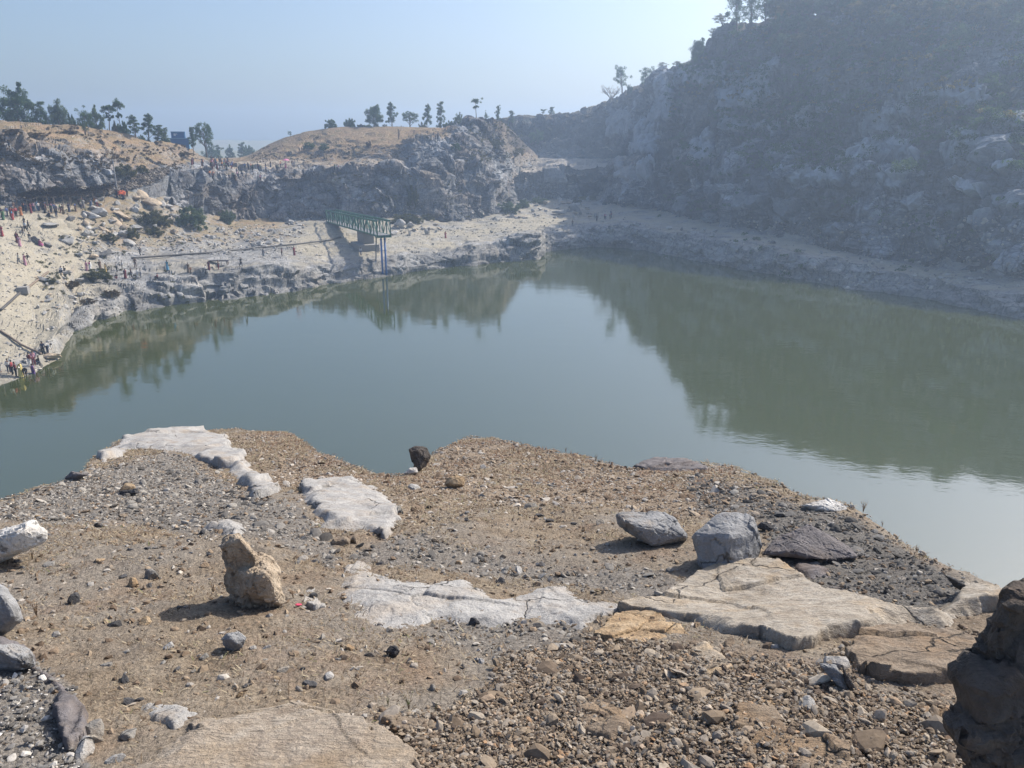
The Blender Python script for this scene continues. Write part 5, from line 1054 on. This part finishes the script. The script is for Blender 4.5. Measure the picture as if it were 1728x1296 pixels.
ground_pipe([(34, 497), (18, 512), (2, 526)], .16, 'dark pipe running from the concrete block to the left edge', PIPE)
ground_pipe([(-10, 554), (16, 570), (36, 584), (70, 600)], .13, 'brown pipe slanting down the sand to the group at the water', PIPEB)
p = spot(40, 494); tag(obj('concrete_block', MB().box((0, 0, .35), (1.3, 1.1, .9), .3).mesh('concrete_block', [CONC]), loc=p), 'pale concrete block joining two pipes on the left bank', 'block')
p = spot(370, 446); o = empty('dark_bench', p, .1, 'low dark wooden platform on the rock shelf', 'platform')
obj('top', MB().box((0, 0, .62), (3.2, 1.1, .14)).mesh('top', [plain('dark_tarp', (.06, .055, .06))]), o)
for x in (-1.4, 1.4):
    for y in (-.4, .4): obj('leg', MB().box((x, y, .22), (.12, .12, .7)).mesh('leg', [WOOD]), o)
# blue building on the saddle
bp = at_Y(305., 247., 205.); bz = ground_z(bp[0], bp[1]); m_ = 205 / F * .97
hgt = float(at_Y(305., 234., 205.)[2]) - bz; top2 = float(at_Y(305., 222., 205.)[2]) - bz
bu = empty('blue_building', (bp[0], bp[1], bz), .32, 'blue two storey building on the left ridge', 'building')
BW = plain('blue_wall', (.05, .14, .30), .8, .12); BL = plain('light_blue_wall', (.18, .36, .52), .8, .1)
WM = plain('white_trim', (.6, .62, .65), .7)
obj('wall', MB().box((0, 0, hgt / 2 - 1), (4.3, 3.6, hgt + 2)).mesh('wall', [BW]), bu)
obj('side_wall', MB().box((2.17, 0, hgt / 2 - 1), (.1, 3.7, hgt + 2.02)).mesh('side_wall', [BL]), bu)
obj('roof_slab', MB().box((0, 0, hgt + .08), (4.7, 4.0, .16)).mesh('roof_slab', [BL]), bu)
u = obj('upper_storey', MB().box((-.25, .1, (hgt + .16 + top2) / 2), (3.2, 2.8, top2 - hgt - .16)).mesh('upper_storey', [BW]), bu)
obj('trim', MB().box((1.32, -1.33, (hgt + .16 + top2) / 2), (.22, .12, top2 - hgt - .2)).box((-.25, -1.33, top2 - .1), (3.3, .14, .18)).mesh('trim', [BL]), u)
obj('window', MB().box((-1.0, -1.32, hgt + .95), (.5, .08, .55)).box((-.55, -1.32, hgt + 1.1), (.35, .08, .16)).mesh('window', [WM]), u)
obj('window', MB().box((.6, -1.83, hgt * .45), (.9, .1, .9)).mesh('window', [plain('dark_glass', (.02, .025, .03), .2)]), bu)
# leaning pole, brushwood shelters, tent, umbrella
pb = spot(198, 323); pt = at_Y(190., 269., pb[1]); o = empty('utility_pole', pb, 0, 'tall leaning pole on the ramp beside the orange tent', 'pole')
obj('shaft', MB().tube([(0, 0, -.5), tuple(pt - pb)], [.14, .09], 8).mesh('shaft', [plain('pole_grey', (.3, .3, .3))]), o)
obj('crossarm', MB().box(tuple(pt - pb - np.array([0, 0, .3])), (1., .1, .1)).mesh('crossarm', [WOOD]), o)
BRUSH = gravel_mat('brushwood', [(0., (.035, .028, .022)), (.6, (.085, .065, .048)), (.9, (.17, .13, .09)), (1., (.32, .26, .18))], 8.)
def brush_roof(pxa_, pya, pxb, pyb, depth, hroof, label, seed, posts=4):
    a = spot(pxa_, pya); b = spot(pxb, pyb); o = empty('brushwood_shelter', (a + b) / 2, 0, label, 'shelter', None); r_ = np.random.default_rng(seed)
    a = a - np.array(o.location); b = b - np.array(o.location); n = 900; u_ = r_.uniform(0, 1, n)[:, None]; w_ = r_.uniform(-.5, .5, n)
    c = a * (1 - u_) + b * u_ + np.array([0, 0, hroof]); c[:, 1] += w_ * depth; c[:, 2] += r_.normal(0, .16, n) + .25 * (w_ + .5) * depth * .6
    d = r_.normal(size=(n, 3)); d[:, 2] *= .35; d /= np.linalg.norm(d, axis=1)[:, None]; s_ = np.cross(d, [0, .5, 1.]); L_ = r_.uniform(.3, .9, n)[:, None]; wd = r_.uniform(.03, .12, n)[:, None]
    V = np.stack([c - d * L_ - s_ * wd, c - d * L_ + s_ * wd, c + d * L_ + s_ * wd * .4, c + d * L_ - s_ * wd * .4], 1).reshape(-1, 3)
    obj('roof', mesh_np('roof', V, np.arange(4 * n).reshape(-1, 4), [BRUSH], False, {'tint': np.repeat(r_.uniform(0, 1, n), 4)}), o)
    for k in range(posts):
        q = a * (1 - k / (posts - 1)) + b * k / (posts - 1); q[1] -= depth * .45
        obj('post', MB().tube([tuple(q + np.array([0, 0, -.4])), tuple(q + np.array([r_.normal(0, .1), 0, hroof]))], .06, 5).mesh('post', [WOOD]), o)
brush_roof(42, 352, 92, 347, 4.5, 2.0, 'brushwood shelter at the lower left, the widest of the row', 1)
brush_roof(88, 349, 132, 345, 4.5, 2.0, 'brushwood shelter in the middle of the row under the left cliff', 2)
brush_roof(130, 348, 186, 338, 4.5, 2.1, 'brushwood shelter nearest to the orange tent', 3)
# loose brush and dark rubble banked along the ramp
r_ = np.random.default_rng(77); P = []; S = []
for k in range(3000):
    u_ = r_.uniform(0, 1); x = 45 + 240 * u_; y = np.interp(x, [45, 100, 150, 200, 240, 285], [343, 334, 328, 316, 303, 288]) + r_.uniform(-1, 1) * np.interp(x, [45, 200, 260, 285], [4, 9, 11, 4])
    h = hit(x, y)
    if h is not None: P.append(np.array(h[0])); S.append(r_.uniform(.15, .5))
scatter_mesh('rubble', np.array(P), np.array(S), 78, 1, 8, [gravel_mat('ramp_rubble', [(0., (.075, .063, .052)), (.6, (.15, .125, .10)), (.85, (.26, .22, .18)), (1., (.42, .38, .33))], 6.)])
p = spot(207, 336); o = empty('orange_tent', p, 0, 'bright orange cloth canopy at the foot of the leaning pole', 'canopy'); m = px_size(p)
ww, hh_ = 15 * m, 13 * m
cx = np.linspace(-ww / 2, ww / 2, 12); cz = np.linspace(hh_ * .55, hh_, 6); X, Z = np.meshgrid(cx, cz); Yc = .9 * (hh_ - Z) / hh_ * -1.5 + .12 * np.sin(X * 5) ; V = np.stack([X, Yc, Z + .15 * np.cos(X * 3.1)], -1)
me = mesh_np('cloth', V.reshape(-1, 3), grid_faces(6, 12), [plain('orange_cloth', (.75, .13, .04), .8)], True); co_ = obj('cloth', me, o); sdm = co_.modifiers.new('solid', 'SOLIDIFY'); sdm.thickness = .03
for x in (-ww / 2, ww / 2): obj('pole', MB().tube([(x, -.6, -.3), (x, -.6, hh_ * .62)], .05, 5).mesh('pole', [WOOD]), o)
# stump and stone seat on the mound
p = spot(673, 229); tag(obj('tree_stump', MB().tube([(0, 0, -.2), (.1, 0, 1.), (-.1, .05, 1.9)], [.28, .22, .15], 7).tube([(.05, 0, 1.1), (.7, 0, 1.7)], [.1, .05], 5).mesh('tree_stump', [plain('stump', (.12, .09, .06))]), loc=p), 'short forked dead stump on the grassy mound', 'stump')
p = spot(722, 235); o = empty('stone_table', p, .05, 'pale stone table at the rocky end of the mound top', 'table'); m = px_size(p)
obj('top', MB().box((0, 0, 6 * m), (16 * m, 8 * m, 2.4 * m)).mesh('top', [FARM[2]]), o)
for x in (-5.5, 5.5): obj('leg', MB().box((x * m, 0, 1.9 * m), (3 * m, 6 * m, 5.8 * m)).mesh('leg', [FARM[2]]), o)
# ------------------------------------------------------------------ people
SKIN = plain('skin', (.22, .12, .075), .6, .06); HAIR = plain('hair', (.012, .010, .010), .5, .1)
def skin_mesh(name, pts, edges, mat_, sub=1):
    V = [p[:3] for p in pts]; me = bpy.data.meshes.new(name); me.from_pydata(V, edges, [])
    o = bpy.data.objects.new(name, me); COL.objects.link(o); mo = o.modifiers.new('s', 'SKIN'); mo.use_smooth_shade = True; mo.branch_smoothing = .4
    for i, p in enumerate(pts):
        sv = me.skin_vertices[0].data[i]; sv.radius = (p[3], p[4] if len(p) > 4 else p[3]); sv.use_root = i == 0
    ss = o.modifiers.new('u', 'SUBSURF'); ss.levels = sub
    dg = bpy.context.evaluated_depsgraph_get(); out = bpy.data.meshes.new_from_object(o.evaluated_get(dg)); out.name = name; out.materials.clear(); out.materials.append(mat_)
    bpy.data.objects.remove(o); bpy.data.meshes.remove(me); return out
def J(pose):
    """joints of a 1.65 m figure facing -y"""
    d = dict(pel=(0, 0, .90), wai=(0, .01, 1.06), che=(0, 0, 1.27), nec=(0, .01, 1.43), hd=(0, -.01, 1.54), top=(0, .0, 1.63))
    for s_, n_ in ((-1, 'l'), (1, 'r')):
        d.update({n_ + 'sh': (s_ * .17, .01, 1.36), n_ + 'el': (s_ * .22, .03, 1.10), n_ + 'wr': (s_ * .22, -.03, .86), n_ + 'ha': (s_ * .215, -.06, .77), n_ + 'hi': (s_ * .09, 0, .86), n_ + 'kn': (s_ * .10, -.02, .47), n_ + 'an': (s_ * .10, .02, .08), n_ + 'to': (s_ * .11, -.13, .04)})
    if pose == 'walk': d.update(lkn=(-.1, -.16, .50), lan=(-.1, -.14, .10), lto=(-.11, -.29, .07), rkn=(.1, .06, .47), ran=(.1, .27, .13), rto=(.1, .14, .04), lel=(-.23, .14, 1.13), lwr=(-.21, .08, .90), lha=(-.2, .03, .83), rel=(.23, -.08, 1.12), rwr=(.21, -.24, .96), rha=(.2, -.31, .92))
    if pose == 'raise': d.update(rel=(.24, -.03, 1.60), rwr=(.20, -.08, 1.83), rha=(.19, -.09, 1.93))
    if pose == 'elbow': d.update(lel=(-.30, .06, 1.12), lwr=(-.17, -.08, .98), lha=(-.11, -.09, .95), rel=(.30, .06, 1.12), rwr=(.17, -.12, 1.22), rha=(.10, -.14, 1.33))
    if pose == 'sit':
        dz = -.62
        for k in list(d):
            if k[1:] not in ('kn', 'an', 'to') or k in ('top',): d[k] = (d[k][0], d[k][1], d[k][2] + dz)
        d.update(lkn=(-.14, -.38, .50), rkn=(.14, -.38, .50), lan=(-.12, -.34, .08), ran=(.12, -.34, .08), lto=(-.12, -.48, .04), rto=(.12, -.48, .04), lel=(-.23, -.10, .52), rel=(.23, -.10, .52), lwr=(-.14, -.32, .53), rwr=(.14, -.32, .53), lha=(-.06, -.38, .53), rha=(.06, -.38, .53))
    if pose == 'bend': d.update(wai=(0, -.12, 1.02), che=(0, -.30, 1.08), nec=(0, -.45, 1.12), hd=(0, -.55, 1.13), top=(0, -.64, 1.14), lsh=(-.17, -.38, 1.07), rsh=(.17, -.38, 1.07), lel=(-.18, -.42, .80), rel=(.18, -.42, .80), lwr=(-.12, -.46, .56), rwr=(.12, -.46, .56), lha=(-.1, -.47, .47), rha=(.1, -.47, .47))
    return d
def build_person(pose, dress):
    d = J(pose); P = lambda k, r1, r2=None: (*d[k], r1, r2 or r1)
    keys = [('pel', .12, .10), ('wai', .105, .085), ('che', .135, .10), ('nec', .05), ('hd', .085, .095), ('top', .05, .06)]
    ed = [(0, 1), (1, 2), (2, 3), (3, 4), (4, 5)]
    pts = [P(*k) for k in keys]
    for s_ in 'lr':
        b = len(pts); pts += [P(s_ + 'sh', .055), P(s_ + 'el', .042), P(s_ + 'wr', .028), P(s_ + 'ha', .036, .02)]; ed += [(2, b), (b, b + 1), (b + 1, b + 2), (b + 2, b + 3)]
        b = len(pts); pts += [P(s_ + 'hi', .08), P(s_ + 'kn', .055), P(s_ + 'an', .038), P(s_ + 'to', .035)]; ed += [(0, b), (b, b + 1), (b + 1, b + 2), (b + 2, b + 3)]
    body = skin_mesh('person', pts, ed, SKIN)
    out = {'person': body}
    # top: torso and upper sleeves
    pts = [P('pel', .145, .125), P('wai', .13, .11), P('che', .16, .125), (d['nec'][0], d['nec'][1], d['nec'][2] - .02, .07)]; ed = [(0, 1), (1, 2), (2, 3)]
    for s_ in 'lr':
        b = len(pts); e_ = d[s_ + 'el']; w_ = d[s_ + 'wr']; q = tuple(e_[k] * .3 + w_[k] * .7 for k in range(3)) if dress != 'sari' else e_
        pts += [P(s_ + 'sh', .075), P(s_ + 'el', .06)]; ed += [(2, b), (b, b + 1)]
        if dress != 'sari': pts += [(*q, .046)]; ed += [(b + 1, b + 2)]
    out['blouse' if dress == 'sari' else 'shirt'] = skin_mesh('top', pts, ed, SKIN)
    if dress == 'sari':
        # wrapped skirt with pleats
        n = 20; th = np.arange(n) * 2 * math.pi / n; V = []
        prof = [(1.06, .135), (.9, .175), (.6, .20), (.3, .225), (.06, .245)] if pose != 'sit' else [(.45, .15), (.36, .30), (.2, .38), (.04, .40)]
        for i, (z, rad) in enumerate(prof):
            rr2 = rad * (1 + .05 * np.sin(th * 7) * i / 3); V.append(np.stack([rr2 * np.cos(th), rr2 * .8 * np.sin(th) - (.12 if pose == 'sit' and i else 0), np.full(n, z)], -1))
        V = np.array(V); i, j = np.meshgrid(np.arange(len(prof) - 1), np.arange(n), indexing='ij'); a = i * n + j; b = i * n + (j + 1) % n
        out['sari_skirt'] = mesh_np('skirt', V.reshape(-1, 3), np.stack([a, b, b + n, a + n], -1).reshape(-1, 4), [SKIN], True)
        # drape over the left shoulder, hanging at the back
        dz = 0 if pose != 'sit' else -.62
        ln = np.array([(.17, -.09, 1.02), (.08, -.15, 1.18), (-.06, -.13, 1.33), (-.14, 0, 1.44), (-.12, .13, 1.30), (-.08, .16, 1.0), (-.06, .18, .75)]) + [0, 0, dz]
        wv_ = np.array([.05, .09, .09, .06, .09, .12, .13]); V = np.stack([ln + np.stack([wv_, 0 * wv_, wv_ * .5], -1), ln - np.stack([wv_, 0 * wv_, wv_ * .5], -1)], 1).reshape(-1, 3)
        V = np.concatenate([V, V + [0, .015, 0.01]]); k = len(ln) * 2; fq = [[2 * i, 2 * i + 1, 2 * i + 3, 2 * i + 2] for i in range(len(ln) - 1)]
        out['drape'] = mesh_np('drape', V, np.array(fq + [[q + k for q in f[::-1]] for f in fq]), [SKIN], True)
    else:
        pts = [P('pel', .135, .115)]; ed = []
        for s_ in 'lr':
            b = len(pts); pts += [P(s_ + 'hi', .10), P(s_ + 'kn', .075), P(s_ + 'an', .06)]; ed += [(0, b), (b, b + 1), (b + 1, b + 2)]
        out['trousers'] = skin_mesh('trousers', pts, ed, SKIN)
    # hair
    V, Fc = ICO[3]; h = np.array(d['hd']); t = np.array(d['top']); up = (t - h) / np.linalg.norm(t - h); bk = np.array([0, 1., 0]) if pose != 'bend' else np.array([0, 0, 1.])
    W = V * .105; keep = (V @ up) * 1. + (V @ bk) * .9 > -.05; idx = -np.ones(len(V), int); idx[keep] = np.arange(keep.sum()); Fk = Fc[keep[Fc].all(1)]
    W = h + .35 * (t - h) + W[keep] + bk * .012; Fk = idx[Fk]
    if dress == 'sari':
        B2 = ICO[2][0] * np.array([.055, .05, .055]) + h + bk * .12; Fk = np.concatenate([Fk, ICO[2][1] + len(W)]); W = np.concatenate([W, B2])
    out['hair'] = mesh_np('hair', W, Fk, [HAIR], True)
    return out
PP = {}
CLR = {'red': (.42, .03, .04), 'maroon': (.20, .025, .04), 'magenta': (.42, .05, .20), 'pink': (.6, .26, .36), 'orange': (.62, .20, .04), 'mustard': (.50, .33, .07), 'yellow': (.65, .5, .12), 'white': (.72, .71, .68), 'cream': (.6, .54, .42), 'grey': (.25, .25, .26), 'black': (.02, .02, .022), 'navy': (.025, .03, .075),
       'blue': (.05, .13, .40), 'cyan': (.05, .33, .55), 'teal': (.04, .18, .20), 'brown': (.15, .085, .05), 'green': (.06, .17, .06), 'purple': (.13, .05, .28), 'denim': (.06, .09, .16), 'pale blue': (.35, .5, .66)}
def cloth(c): v = CLR[c]; m = sum(v) / 3; return plain('cloth_' + c.replace(' ', '_'), tuple(.72 * x + .22 * m for x in v), .85, .1)
def person(px, py, pose, dress, top, bottom, label, group=None, yaw=None, hpx=None, Y=None):
    key = (pose, dress)
    if key not in PP: PP[key] = build_person(pose, dress)
    p = spot(px, py, Y); o0 = obj('person', PP[key]['person'], loc=p); s_ = 1. if hpx is None else hpx * px_size(p) / 1.65
    s_ = s_ * (random.uniform(.93, 1.05) if hpx is None else 1); o0.scale = (s_,) * 3; o0.rotation_euler = (0, 0, random.uniform(-3.1, 3.1) if yaw is None else yaw)
    tag(o0, label, 'person', group)
    for k, me in PP[key].items():
        if k == 'person': continue
        c = obj(k, me, o0)
        if k != 'hair':
            c.material_slots[0].link = 'OBJECT'; c.material_slots[0].material = cloth(bottom if k in ('trousers', 'sari_skirt') else (bottom if k == 'drape' else top))
    return o0
random.seed(33)
PL = [ # foot pixel, pose, dress, top, bottom, label, facing
 (16, 630, 'raise', 'shirt', 'white', 'navy', 'person in a white top with one arm raised at the water edge'), (22, 633, 'stand', 'shirt', 'red', 'black', 'person in a red jacket and dark trousers at the water edge'), (28, 636, 'stand', 'shirt', 'maroon', 'black', 'person in a maroon top just right of the red jacket'),
 (36, 637, 'bend', 'sari', 'white', 'yellow', 'person in white and yellow bending over the water'), (43, 637, 'bend', 'shirt', 'black', 'black', 'person in black bending beside the yellow skirt'), (58, 638, 'stand', 'sari', 'pink', 'purple', 'person in a purple wrap standing at the water'), (51, 619, 'stand', 'shirt', 'maroon', 'white', 'person in a dark top and white trousers behind the purple wrap'), (58, 617, 'stand', 'shirt', 'pink', 'maroon', 'person in a pink top behind the purple wrap'),
 (66, 614, 'sit', 'shirt', 'black', 'denim', 'person in dark clothes crouching left of the tan waterline boulder'), (74, 599, 'stand', 'shirt', 'navy', 'black', 'person in navy behind the tan waterline boulder'), (81, 597, 'bend', 'shirt', 'white', 'navy', 'person with a white top leaning over the tan waterline boulder'), (1, 628, 'stand', 'shirt', 'grey', 'grey', 'person in grey cut by the left edge at the water'),
 (104, 461, 'sit', 'shirt', 'white', 'black', 'person in white of the seated pair on the bank'), (109, 461, 'sit', 'shirt', 'black', 'black', 'person in black of the seated pair on the bank'), (147, 457, 'stand', 'sari', 'pink', 'pink', 'person in a pale pink sari above the dark spreading bush'), (153, 457, 'stand', 'sari', 'magenta', 'white', 'person in magenta and white right of the pink sari'), (170, 456, 'stand', 'sari', 'brown', 'brown', 'person in a brown sari above the dark spreading bush'), (179, 461, 'stand', 'sari', 'mustard', 'mustard', 'person in a mustard yellow sari on the bank'),
 (198, 459, 'stand', 'shirt', 'grey', 'black', 'person in grey and black right of the mustard sari'), (197, 471, 'sit', 'shirt', 'black', 'maroon', 'person in dark clothes seated on the rock lip'), (207, 456, 'stand', 'shirt', 'white', 'cream', 'person all in pale clothes on the bank'), (212, 470, 'stand', 'sari', 'navy', 'maroon', 'person in navy and maroon on the rock lip'), (222, 468, 'stand', 'shirt', 'brown', 'black', 'person in brown and black right of navy and maroon'), (229, 452, 'walk', 'shirt', 'brown', 'brown', 'person in brown walking behind the pair in white and grey'), (233, 469, 'stand', 'shirt', 'white', 'white', 'person in white on the rock lip'), (238, 469, 'stand', 'shirt', 'grey', 'denim', 'person in grey at the right end of the row on the rock lip'),
 (266, 471, 'sit', 'shirt', 'maroon', 'black', 'person in maroon sitting alone on the rock lip'), (237, 432, 'walk', 'shirt', 'black', 'black', 'person in black striding above the long pipe'), (283, 456, 'stand', 'sari', 'teal', 'cyan', 'person in a bright blue sari alone on the rock shelf'), (318, 460, 'stand', 'sari', 'brown', 'brown', 'person in a brown sari with a child, right of the bright blue sari'), (322, 461, 'stand', 'shirt', 'orange', 'brown', 'small child in orange beside the brown sari'), (348, 464, 'stand', 'shirt', 'white', 'black', 'person in white and black in front of the dark platform'), (353, 456, 'stand', 'sari', 'maroon', 'maroon', 'person in a maroon sari left of the dark platform'), (369, 455, 'stand', 'shirt', 'brown', 'maroon', 'person in brown at the dark platform'), (407, 450, 'walk', 'shirt', 'black', 'black', 'person in black on the shelf between the platform and the truss'),
 (445, 434, 'stand', 'sari', 'grey', 'grey', 'person in grey by the rocks in the middle of the shelf'), (476, 433, 'stand', 'shirt', 'maroon', 'black', 'person in maroon and black below the long pipe'), (497, 431, 'elbow', 'sari', 'red', 'maroon', 'person in red standing on the shelf left of the truss'), (609, 431, 'stand', 'shirt', 'white', 'denim', 'person in a white shirt and jeans under the truss'), (724, 397, 'walk', 'shirt', 'grey', 'cream', 'person in grey by a boulder right of the truss'), (752, 402, 'elbow', 'sari', 'orange', 'red', 'person in orange red on the open shelf right of the truss'), (966, 382, 'stand', 'shirt', 'brown', 'black', 'person in dark clothes alone on the far shelf'),
 (4, 399, 'walk', 'sari', 'red', 'red', 'person in red on the sand at the left edge'), (40, 400, 'walk', 'shirt', 'black', 'grey', 'person in black at the lower left of the chain on the sand'), (44, 392, 'walk', 'shirt', 'white', 'black', 'person in white in the chain on the sand'), (49, 388, 'walk', 'shirt', 'navy', 'black', 'person in navy in the chain on the sand'), (42, 383, 'walk', 'shirt', 'black', 'denim', 'person in black and denim at the top of the chain on the sand'), (51, 409, 'stand', 'shirt', 'black', 'grey', 'person in black at the bottom right of the chain on the sand'), (30, 410, 'stand', 'sari', 'black', 'maroon', 'person in black and maroon left of the dark boulder'), (34, 416, 'stand', 'sari', 'grey', 'pink', 'person with a pink skirt left of the dark boulder'), (68, 415, 'sit', 'sari', 'magenta', 'magenta', 'person in magenta sitting against the dark boulder'),
 (33, 447, 'walk', 'shirt', 'cream', 'grey', 'person in cream, leftmost of three on the open sand'), (43, 448, 'walk', 'sari', 'maroon', 'pink', 'person in pink, middle of three on the open sand'), (49, 447, 'walk', 'shirt', 'black', 'cream', 'person in black, rightmost of three on the open sand'), (96, 368, 'stand', 'shirt', 'black', 'denim', 'person in black standing before the middle brushwood shelter'), (107, 362, 'stand', 'shirt', 'black', 'brown', 'person in dark brown before the middle brushwood shelter'), (84, 367, 'sit', 'shirt', 'black', 'black', 'person in black sitting before the brushwood shelters'), (22, 371, 'stand', 'sari', 'cyan', 'red', 'person with a blue top and red skirt left of the shelters'), (36, 364, 'stand', 'sari', 'orange', 'orange', 'person in orange left of the shelters'), (6, 371, 'stand', 'sari', 'green', 'green', 'person in green at the left edge by the shelters'), (64, 356, 'stand', 'sari', 'pale blue', 'cyan', 'person in pale blue in front of the widest shelter'), (53, 360, 'stand', 'sari', 'maroon', 'maroon', 'person in maroon in front of the widest shelter'), (45, 360, 'stand', 'shirt', 'navy', 'navy', 'person in navy in front of the widest shelter'),
 (1007, 374, 'walk', 'shirt', 'black', 'black', 'person in black in the far corner, nearest the sunlit shelf'), (673, 236, 'elbow', 'shirt', 'brown', 'brown', 'person in brown on the grassy mound near the stump'), (735, 236, 'stand', 'shirt', 'grey', 'black', 'person in grey right of the stone table'), (739, 236, 'stand', 'shirt', 'black', 'black', 'person in black right of the stone table'), (482, 284, 'stand', 'sari', 'pink', 'magenta', 'person in pink under the pink umbrella'), (505, 289, 'stand', 'shirt', 'white', 'cream', 'person in white on the pass right of the umbrella'), (522, 289, 'stand', 'shirt', 'grey', 'white', 'person with pale trousers right of the umbrella, left one of two'), (529, 289, 'stand', 'shirt', 'black', 'white', 'person with a black top and pale trousers, right one of two')]
for a in PL: person(a[0], a[1], a[2], a[3], a[4], a[5], a[6], hpx=11 if 'child' in a[6] and 'small' in a[6] else None)
cl_top = ['black', 'navy', 'white', 'maroon', 'grey', 'blue', 'brown', 'red', 'pink', 'denim', 'cream', 'orange', 'green']
def crowd(n, xr, yr, label, group, Yr=None, shift=0):
    for k in range(n):
        dr = random.choice(['shirt', 'shirt', 'sari']); t_, b_ = random.choice(cl_top), random.choice(['black', 'navy', 'denim', 'brown', 'maroon', 'grey', 'black'])
        person(random.uniform(*xr), random.uniform(*yr), random.choice(['stand', 'stand', 'walk', 'elbow']), dr, t_, b_, label, group)
crowd(44, (355, 394), (274, 288), 'person in the packed crowd on the pass', 'crowd on the pass')
crowd(14, (350, 410), (294, 306), 'person in the loose row above the middle cliff', 'people above the middle cliff')
crowd(12, (402, 462), (281, 291), 'person in the loose file right of the packed crowd', 'people right of the crowd')
crowd(9, (462, 500), (280, 289), 'person in the group around the pink umbrella', 'people around the umbrella')
crowd(5, (320, 345), (276, 281), 'person on the path left of the packed crowd', 'people left of the crowd')
crowd(4, (434, 444), (302, 306), 'person standing on the cliff edge below the loose file', 'people on the cliff edge')
crowd(3, (564, 574), (287, 291), 'person on the ledge at the mound foot', 'people at the mound foot')
crowd(18, (40, 130), (352, 362), 'person in the shade of the brushwood shelters', 'people under the shelters')
crowd(10, (130, 172), (344, 354), 'person between the shelters and the rubble', 'people beside the rubble slope')
crowd(8, (-5, 30), (352, 372), 'person in the crowd at the left edge below the cliff', 'people at the left edge')
crowd(5, (1016, 1038), (362, 372), 'person in the shaded far corner of the pit', 'people in the far corner')
crowd(5, (196, 216), (330, 338), 'person near the orange canopy', 'people near the orange canopy')
p = spot(482, 284); o = empty('umbrella', p + np.array([.25, 0, 0]), 0, 'open pink umbrella held up on the pass', 'umbrella')
th = np.linspace(0, 2 * math.pi, 17)[:-1]; V = [(0, 0, 2.35)] + [(.55 * math.cos(t), .55 * math.sin(t), 2.22) for t in th] + [(.95 * math.cos(t), .95 * math.sin(t), 1.95) for t in th]
me = bpy.data.meshes.new('canopy'); me.from_pydata(V, [], [(0, 1 + i, 1 + (i + 1) % 16) for i in range(16)] + [(1 + i, 17 + i, 17 + (i + 1) % 16, 1 + (i + 1) % 16) for i in range(16)]); me.materials.append(plain('pink_cloth', (.65, .2, .35), .7))
obj('canopy', me, o); obj('shaft', MB().tube([(0, 0, 1.), (0, 0, 2.4)], .02, 6).mesh('shaft', [STEEL]), o)
HAZE, SKY, EXPO, DEN = .00095, .125, .46, True
# ------------------------------------------------------------------ air, sky, sun, camera
hz = NT('haze_air'); hz.N.remove(hz.b)
vol = hz.N.new('ShaderNodeVolumePrincipled'); vol.inputs['Color'].default_value = (.57, .74, 1., 1); vol.inputs['Density'].default_value = HAZE
vol.inputs['Anisotropy'].default_value = .5
hz.L.new(vol.outputs[0], hz.out.inputs['Volume'])
hb = MB().box((0, 0, 38.), (3060, 3060, 92.)); obj('haze', hb.mesh('haze', [hz.m]), kind='stuff')
SUN_EL, SUN_AZ = R(41), R(52)      # azimuth to the right of the viewing direction
sd = Vector((math.cos(SUN_EL) * math.sin(SUN_AZ), math.cos(SUN_EL) * math.cos(SUN_AZ), math.sin(SUN_EL)))
sl = bpy.data.lights.new('sun', 'SUN'); sl.energy = 4.7; sl.angle = R(.5); sl.color = (1., .93, .82)
so = bpy.data.objects.new('sun', sl); COL.objects.link(so); so.rotation_euler = (-sd).to_track_quat('-Z', 'Y').to_euler(); so.location = (60, 40, 120)
w = bpy.data.worlds.new('World'); scene.world = w; w.use_nodes = True
sky = w.node_tree.nodes.new('ShaderNodeTexSky'); sky.sky_type = 'NISHITA'; sky.sun_disc = False
sky.sun_elevation = SUN_EL; sky.sun_rotation = SUN_AZ; sky.air_density = 1.; sky.dust_density = 3.; sky.ozone_density = 4.
bg = w.node_tree.nodes['Background']; bg.inputs['Strength'].default_value = SKY
w.node_tree.links.new(sky.outputs[0], bg.inputs['Color'])
cd = bpy.data.cameras.new('camera'); cd.sensor_width = 36; cd.lens = 36 * F / 1728; cd.clip_start = .05; cd.clip_end = 8000
co = bpy.data.objects.new('camera', cd); COL.objects.link(co); co.location = CAM; co.rotation_euler = (math.pi / 2 - PIT, 0, 0); scene.camera = co
scene.view_settings.view_transform = 'Standard'; scene.view_settings.look = 'None'; scene.view_settings.gamma = 1; scene.view_settings.exposure = EXPO
scene.render.engine = 'CYCLES'; c = scene.cycles
c.use_denoising = DEN; c.max_bounces = 6; c.diffuse_bounces = 2; c.glossy_bounces = 2; c.transmission_bounces = 2; c.volume_bounces = 1; c.transparent_max_bounces = 4
c.use_adaptive_sampling = True; c.adaptive_threshold = .015; c.caustics_reflective = False; c.caustics_refractive = False
